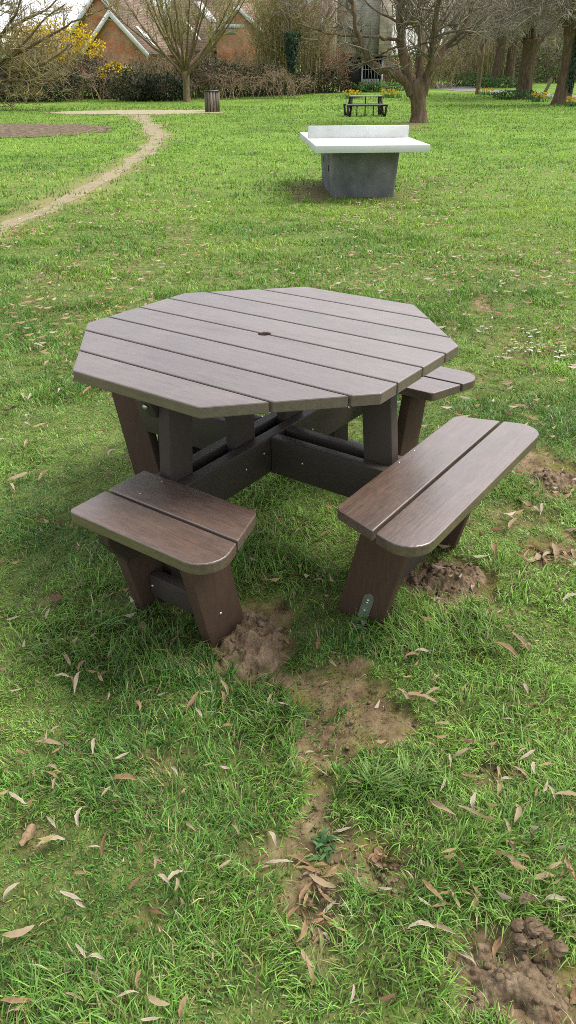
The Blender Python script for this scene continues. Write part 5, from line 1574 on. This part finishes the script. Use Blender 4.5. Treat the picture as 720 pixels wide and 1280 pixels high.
daffs(445, 124, 34, 0.85, 'yellow daffodils behind the left of the far picnic table', 1)
daffs(493, 124, 34, 0.9, 'yellow daffodils behind the right of the far picnic table', 2)
daffs(611, 121.5, 16, 0.7, 'yellow daffodils at the foot of the slender pale trunk', 3)
daffs(676, 131, 22, 0.6, 'yellow daffodils between the stout pollard and the ivy wrapped trunk', 4)
daffs(719, 137, 18, 0.5, 'yellow daffodils at the right edge by the ivy wrapped trunk', 5)


# ------------------------------------------------------------------ houses
def gable_wing(par, x0, x1, y0, y1, ze, zr, barge=0.22):
    """brick wing whose gable faces the park"""
    xm = (x0+x1)/2
    m = MB(); m.add([(x0, y0, 0), (x1, y0, 0), (x1, y0, ze), (xm, y0, zr), (x0, y0, ze), (x0, y1, 0), (x1, y1, 0), (x1, y1, ze), (xm, y1, zr), (x0, y1, ze)],
                    [(0, 1, 2, 4), (4, 2, 3), (5, 9, 7, 6), (9, 8, 7), (0, 4, 9, 5), (1, 6, 7, 2)])
    m.build('wall', M['brick'], par)
    m = MB(); o = 0.35; sl = (zr-ze)/(xm-x0); t = 0.12
    for sg, xe in ((-1, x0), (1, x1)):
        xo = xe + sg*o; zo = ze - sl*o
        m.hexa([(xo, y0 - 0.3, zo + 0.02), (xm, y0 - 0.3, zr + 0.02), (xm, y1 + 0.2, zr + 0.02), (xo, y1 + 0.2, zo + 0.02), (xo, y0 - 0.3, zo + t + 0.04), (xm, y0 - 0.3, zr + t + 0.04), (xm, y1 + 0.2, zr + t + 0.04), (xo, y1 + 0.2, zo + t + 0.04)])
    rf = m.build('roof', M['tile'], par)
    m = MB()
    for sg, xe in ((-1, x0), (1, x1)):
        xo = xe + sg*(o + 0.03); zo = ze - sl*(o + 0.03)
        m.hexa([(xo, y0 - 0.36, zo - barge), (xm, y0 - 0.36, zr - barge), (xm, y0 - 0.305, zr - barge), (xo, y0 - 0.305, zo - barge), (xo, y0 - 0.36, zo + t + 0.06), (xm, y0 - 0.36, zr + t + 0.06), (xm, y0 - 0.305, zr + t + 0.06), (xo, y0 - 0.305, zo + t + 0.06)])
    m.build('bargeboard', M['paint'], rf)
    return rf


HY = 72.0
pk = W(145, 13, HY); lft = W(106, 62, HY); rgt = W(216, 66, HY)
hs = tag(empty('brick_house', (pk.x, HY, 0), -0.33), 'red brick house with white edged front gable and skylights in a tiled roof', 'house')
slp = (pk.z - lft.z)/(pk.x - lft.x)
hw = pk.x - lft.x - 0.0
gable_wing(hs, -hw, hw, 0, 7.5, lft.z, pk.z, 0.30)
pk2 = W(136, -14, HY + 2.4)
dx2 = pk2.x - pk.x - 1.5
hw2 = hw*1.05
rf2 = gable_wing(hs, dx2 - hw2, dx2 + hw2, 2.4, 11, pk2.z - slp*hw2, pk2.z, 0.30)
m = MB(); m.box(-hw, hw, -0.06, -0.004, 2.15, 2.35); m.build('string_course', M['paint'], hs)
m = MB(); m.tube([(-hw + 0.55, -0.1, 0), (-hw + 0.55, -0.1, lft.z)], [0.06, 0.06], 8); m.build('downpipe', M['paint'], hs)
# skylights on the right hand slope of the front wing
for f0 in (0.42, 0.62):
    m = MB(); x0 = hw*f0; x1 = hw*(f0 + 0.30); zz = lambda x: pk.z - slp*x + 0.20
    y0, y1 = 1.0 + f0*1.5, 1.55 + f0*1.5
    m.hexa([(x0, y0, zz(x0)), (x1, y0, zz(x1)), (x1, y1, zz(x1)), (x0, y1, zz(x0)), (x0, y0, zz(x0) + 0.06), (x1, y0, zz(x1) + 0.06), (x1, y1, zz(x1) + 0.06), (x0, y1, zz(x0) + 0.06)])
    m.build('skylight', M['paint'], rf2)

# the long tiled house further right
LY2 = 78.0
a_ = W(222, 62, LY2); b_ = W(345, 62, LY2); rz = W(285, -6, LY2 + 4).z
h2 = tag(empty('tiled_house', ((a_.x + b_.x)/2, LY2, 0)), 'long brick house with brown tiled roof, rooflight and chimneys behind the scrub', 'house')
wx = (b_.x - a_.x)/2
m = MB(); m.box(-wx, wx, 0, 8, 0, a_.z); m.build('wall', M['tile'], h2)
m = MB()
m.hexa([(-wx - .3, -0.4, a_.z - 0.1), (wx + .3, -0.4, a_.z - 0.1), (wx + .3, 4, rz), (-wx - .3, 4, rz), (-wx - .3, -0.4, a_.z + 0.05), (wx + .3, -0.4, a_.z + 0.05), (wx + .3, 4, rz + 0.15), (-wx - .3, 4, rz + 0.15)])
m.hexa([(-wx - .3, 4.003, rz), (wx + .3, 4.003, rz), (wx + .3, 8.4, a_.z - 0.1), (-wx - .3, 8.4, a_.z - 0.1), (-wx - .3, 4.003, rz + 0.15), (wx + .3, 4.003, rz + 0.15), (wx + .3, 8.4, a_.z + 0.05), (-wx - .3, 8.4, a_.z + 0.05)])
rf = m.build('roof', M['tile'], h2)
kz = (rz - a_.z)/4.4


def on_roof(x0, x1, y0, y1, name, mat, skew=0.0):
    m = MB(); z = lambda y: a_.z + 0.05 + (y + 0.4)*kz*1.02 + 0.02
    m.hexa([(x0, y0, z(y0)), (x1, y0, z(y0)), (x1 + skew, y1, z(y1)), (x0 + skew, y1, z(y1)), (x0, y0, z(y0) + .09), (x1, y0, z(y0) + .09), (x1 + skew, y1, z(y1) + .09), (x0 + skew, y1, z(y1) + .09)])
    return m.build(name, mat, rf)


sxp = W(263, 18, LY2 + 2).x - (a_.x + b_.x)/2
on_roof(sxp + 0.4, sxp + 1.1, 1.7, 3.3, 'rooflight', M['paint'], -1.5)
sxp2 = W(250, 32, LY2 + 1.5).x - (a_.x + b_.x)/2
on_roof(sxp2 + 0.4, sxp2 + 0.6, 0.3, 1.7, 'bargeboard', M['paint'], -1.3)
for px in (266, 293):
    cx_ = W(px, 5, LY2 + 4).x - (a_.x + b_.x)/2
    m = MB(); m.box(cx_ - 0.45, cx_ + 0.45, 3.6, 4.4, rz - 0.4, rz + 1.5); c_ = m.build('chimney', M['brick'], rf)
    for q in (-0.2, 0.2):
        m = MB(); m.tube([(cx_ + q, 4, rz + 1.5), (cx_ + q, 4, rz + 1.85)], [0.13, 0.11], 8); m.build('chimney_pot', M['ashlar'], c_)
gw = W(303, 10, LY2 - 1.0).x - (a_.x + b_.x)/2
gz = W(303, 8, LY2 - 1.0).z
gable_wing(h2, gw - 2.0, gw + 2.0, -1.0, 3.0, gz - 1.7, gz, 0.22)
m = MB(); m.box(gw - 1.4, gw - 0.2, -1.06, -1.003, W(300, 38, LY2-1).z - 0.25, W(300, 38, LY2-1).z + 0.15); m.build('window', M['glass'], h2)
m = MB(); m.box(gw - 1.9, gw + 0.6, -1.09, -1.005, W(300, 34, LY2-1).z, W(300, 34, LY2-1).z + 0.28); m.build('fascia', M['paint'], h2)

# small house beyond, far left
FY = 84.0
pL = W(28, 48, FY); e1 = W(14, 66, FY)
h3 = tag(empty('brick_house', (pL.x, FY, 0)), 'tiled house with a small white edged gable glimpsed through the left branches', 'house')
gable_wing(h3, -(pL.x - e1.x), (pL.x - e1.x), 0, 5, e1.z, pL.z, 0.3)
r1 = W(105, 64, FY + 3).x - pL.x; rz3 = W(70, 36, FY + 5).z
m = MB(); m.box(-1.0, r1, 3.0, 9, 0, e1.z); m.build('wall', M['brick'], h3)
m = MB(); m.hexa([(-1.3, 2.6, e1.z - .1), (r1 + .3, 2.6, e1.z - .1), (r1 + .3, 6, rz3), (-1.3, 6, rz3), (-1.3, 2.6, e1.z + .1), (r1 + .3, 2.6, e1.z + .1), (r1 + .3, 6, rz3 + .2), (-1.3, 6, rz3 + .2)])
m.hexa([(-1.3, 6.003, rz3), (r1 + .3, 6.003, rz3), (r1 + .3, 9.4, e1.z - .1), (-1.3, 9.4, e1.z - .1), (-1.3, 6.003, rz3 + .2), (r1 + .3, 6.003, rz3 + .2), (r1 + .3, 9.4, e1.z + .1), (-1.3, 9.4, e1.z + .1)])
m.build('roof', M['tile'], h3)

# flint tower behind the trees
SY = 88.0
ta, tb_ = W(413, 60, SY), W(492, 60, SY)
tw = tag(empty('stone_tower', ((ta.x + tb_.x)/2, SY, 0)), 'grey flint tower with pale stone buttress behind the bare trees', 'tower')
wx = (tb_.x - ta.x)/2
m = MB(); m.box(-wx, wx, 0, 2*wx, 0, 15); m.build('wall', M['flint'], tw)
for i, bx_ in enumerate((wx - 1.1, -wx - 0.15)):
    m = MB(); m.hexa([(bx_, -1.3, 0), (bx_ + 1.2, -1.3, 0), (bx_ + 1.2, -0.003, 0), (bx_, -0.003, 0), (bx_, -0.9, 12), (bx_ + 1.2, -0.9, 12), (bx_ + 1.2, -0.003, 12), (bx_, -0.003, 12)])
    m.build('buttress', M['ashlar'], tw)
m = MB()
m.box(-wx - 0.2, wx + 0.2, -0.2, 2*wx + 0.2, 15.003, 15.35)
for i in range(6):
    for yy in (-0.2, 2*wx - 0.2):
        x_ = -wx - 0.2 + i*(2*wx + 0.4)/6; m.box(x_, x_ + (2*wx + 0.4)/11, yy, yy + 0.4, 15.353, 16.2)
m.build('parapet', M['ashlar'], tw)
m = MB(); m.box(-0.5, 0.5, -0.03, -0.003, 8.5, 10.8); m.build('window', M['hole'], tw)

# open fronted dark shed with lattice
DY = G(462, 116).y; DZ = G(462, 116).z
x0, x1 = W(434, 110, DY).x, W(482, 110, DY).x
zt = W(460, 66, DY).z - DZ
sh = tag(empty('shed', ((x0 + x1)/2, DY, DZ)), 'dark timber shed with a barred front and grey posts behind the far picnic table', 'shed')
hwid = (x1 - x0)/2
m = MB(); m.box(-hwid, hwid, 2.4, 2.5, 0, zt - 0.2); m.box(-hwid, -hwid + 0.1, 0.0, 2.4, 0, zt - 0.1); m.box(hwid - 0.1, hwid, 0.0, 2.4, 0, zt - 0.1); m.box(-hwid + 0.1, -0.1, 0.05, 0.1, 0, zt - 0.25)
m.build('wall', M['far_wood'], sh)
m = MB(); m.hexa([(-hwid - .3, -0.4, zt - 0.15), (hwid + .3, -0.4, zt - 0.35), (hwid + .3, 2.8, zt - 0.25), (-hwid - .3, 2.8, zt - 0.05), (-hwid - .3, -0.4, zt - 0.05), (hwid + .3, -0.4, zt - 0.25), (hwid + .3, 2.8, zt - 0.15), (-hwid - .3, 2.8, zt + 0.05)])
m.build('roof', M['far_wood'], sh)
for x_ in (-0.05, hwid - 0.02):
    m = MB(); m.tube([(x_, -0.1, 0), (x_, -0.1, zt - 0.36)], [0.075, 0.075], 8); m.build('post', M['far_top'], sh)
m = MB()
for i in range(1, 6):
    x_ = -0.05 + (hwid - 0.03)*i/6; m.tube([(x_, -0.05, 0.9), (x_, -0.05, zt - 0.45)], [0.02, 0.02], 5)
for z_ in (1.5, 2.2): m.tube([(-0.05, -0.08, z_), (hwid, -0.08, z_)], [0.02, 0.02], 5)
m.tube([(0.0, -0.11, zt - 0.6), (hwid, -0.11, 1.0)], [0.025, 0.025], 5)
m.build('bars', M['far_top'], sh)
m = MB()
for i in range(6): m.box(0.05 + i*0.21, 0.05 + i*0.21 + 0.195, -0.03, 0.01, 0.25, 0.88)
m.build('low_panel', M['far_top'], sh)

# small reddish shrub by the shed
shrub(492, 113, 0.9, 2.0, 0.6, 'pink budded shrub right of the shed', [(0.42, 0.10, 0.10), (0.30, 0.10, 0.08), (0.12, 0.10, 0.05)], 420, 0.06, 88, 'flowering_shrub', 'shrub', 16)
# leaning post stump on the right
g = G(688, 118.5)
m = MB(); m.cur = (0.9, 0.85, 0.75); m.hexa([(-0.22, -0.1, -0.05), (0.0, -0.1, -0.05), (0.0, 0.1, -0.05), (-0.22, 0.1, -0.05), (0.22, -0.1, 0.95), (0.36, -0.1, 0.8), (0.36, 0.1, 0.8), (0.22, 0.1, 0.95)])
o = m.build('leaning_post', M['binwood'], bevel=0.01); o.location = (g.x, g.y, g.z)
tag(o, 'short grey timber post leaning between the right hand trunks', 'post')

# ------------------------------------------------------------------ sky and sun
SUN_EL, SUN_AZ = rad(57), rad(76)             # azimuth from +Y towards +X
wd = bpy.data.worlds.new('World'); SC.world = wd; wd.use_nodes = True
nt = wd.node_tree; nt.nodes.clear(); L = nt.links.new
wo = nt.nodes.new('ShaderNodeOutputWorld'); bg = nt.nodes.new('ShaderNodeBackground')
sk = nt.nodes.new('ShaderNodeTexSky'); sk.sky_type = 'NISHITA'; sk.sun_disc = False
sk.sun_elevation = SUN_EL; sk.sun_rotation = SUN_AZ; sk.air_density = 1.0; sk.dust_density = 2.0
tc = nt.nodes.new('ShaderNodeTexCoord'); mp = nt.nodes.new('ShaderNodeMapping'); mp.inputs['Scale'].default_value = (1.0, 1.0, 2.6)
L(tc.outputs['Generated'], mp.inputs['Vector'])
cn = N(nt, 'ShaderNodeTexNoise', Scale=2.6, Detail=8.0, Roughness=0.6, Distortion=0.3); L(mp.outputs[0], cn.inputs['Vector'])
cr = ramp(nt, [(0.44, 0.0), (0.58, 1.0)]); L(cn.outputs['Fac'], cr.inputs['Fac'])
cn2 = N(nt, 'ShaderNodeTexNoise', Scale=4.0, Detail=6.0, Roughness=0.6); L(mp.outputs[0], cn2.inputs['Vector'])
cc = ramp(nt, [(0.34, (6.4, 6.8, 7.6)), (0.62, (12.5, 12.4, 12.2))]); L(cn2.outputs['Fac'], cc.inputs['Fac'])
mx = N(nt, 'ShaderNodeMix', data_type='RGBA'); L(cr.outputs['Color'], mx.inputs['Factor']); L(sk.outputs[0], mx.inputs['A']); L(cc.outputs['Color'], mx.inputs['B'])
dp = N(nt, 'ShaderNodeVectorMath', operation='DOT_PRODUCT'); L(tc.outputs['Generated'], dp.inputs[0])
dp.inputs[1].default_value = (math.sin(rad(35))*math.cos(rad(48)), math.cos(rad(35))*math.cos(rad(48)), math.sin(rad(48)))
mxd = N(nt, 'ShaderNodeMath', operation='MAXIMUM'); L(dp.outputs['Value'], mxd.inputs[0]); mxd.inputs[1].default_value = 0.0
pw = N(nt, 'ShaderNodeMath', operation='POWER'); L(mxd.outputs[0], pw.inputs[0]); pw.inputs[1].default_value = 5.0
hz = N(nt, 'ShaderNodeMix', data_type='RGBA', blend_type='ADD'); L(pw.outputs[0], hz.inputs['Factor']); L(mx.outputs['Result'], hz.inputs['A']); hz.inputs['B'].default_value = (9.0, 8.8, 8.6, 1)
L(hz.outputs['Result'], bg.inputs['Color']); bg.inputs['Strength'].default_value = 0.15
L(bg.outputs[0], wo.inputs['Surface'])
sd = bpy.data.lights.new('sun', 'SUN'); sd.energy = 3.7; sd.angle = rad(28); sd.color = (1.0, 0.95, 0.87)
so_ = bpy.data.objects.new('sun', sd); COL.objects.link(so_)
dirv = Vector((math.sin(SUN_AZ)*math.cos(SUN_EL), math.cos(SUN_AZ)*math.cos(SUN_EL), math.sin(SUN_EL)))
so_.rotation_euler = dirv.to_track_quat('Z', 'Y').to_euler()
so_.location = (20, 5, 30)

SC.view_settings.view_transform = 'Standard'
SC.view_settings.look = 'None'
SC.view_settings.exposure = 0
SC.view_settings.gamma = 1

SC.cycles.use_denoising = False
SC.cycles.filter_width = 0.9
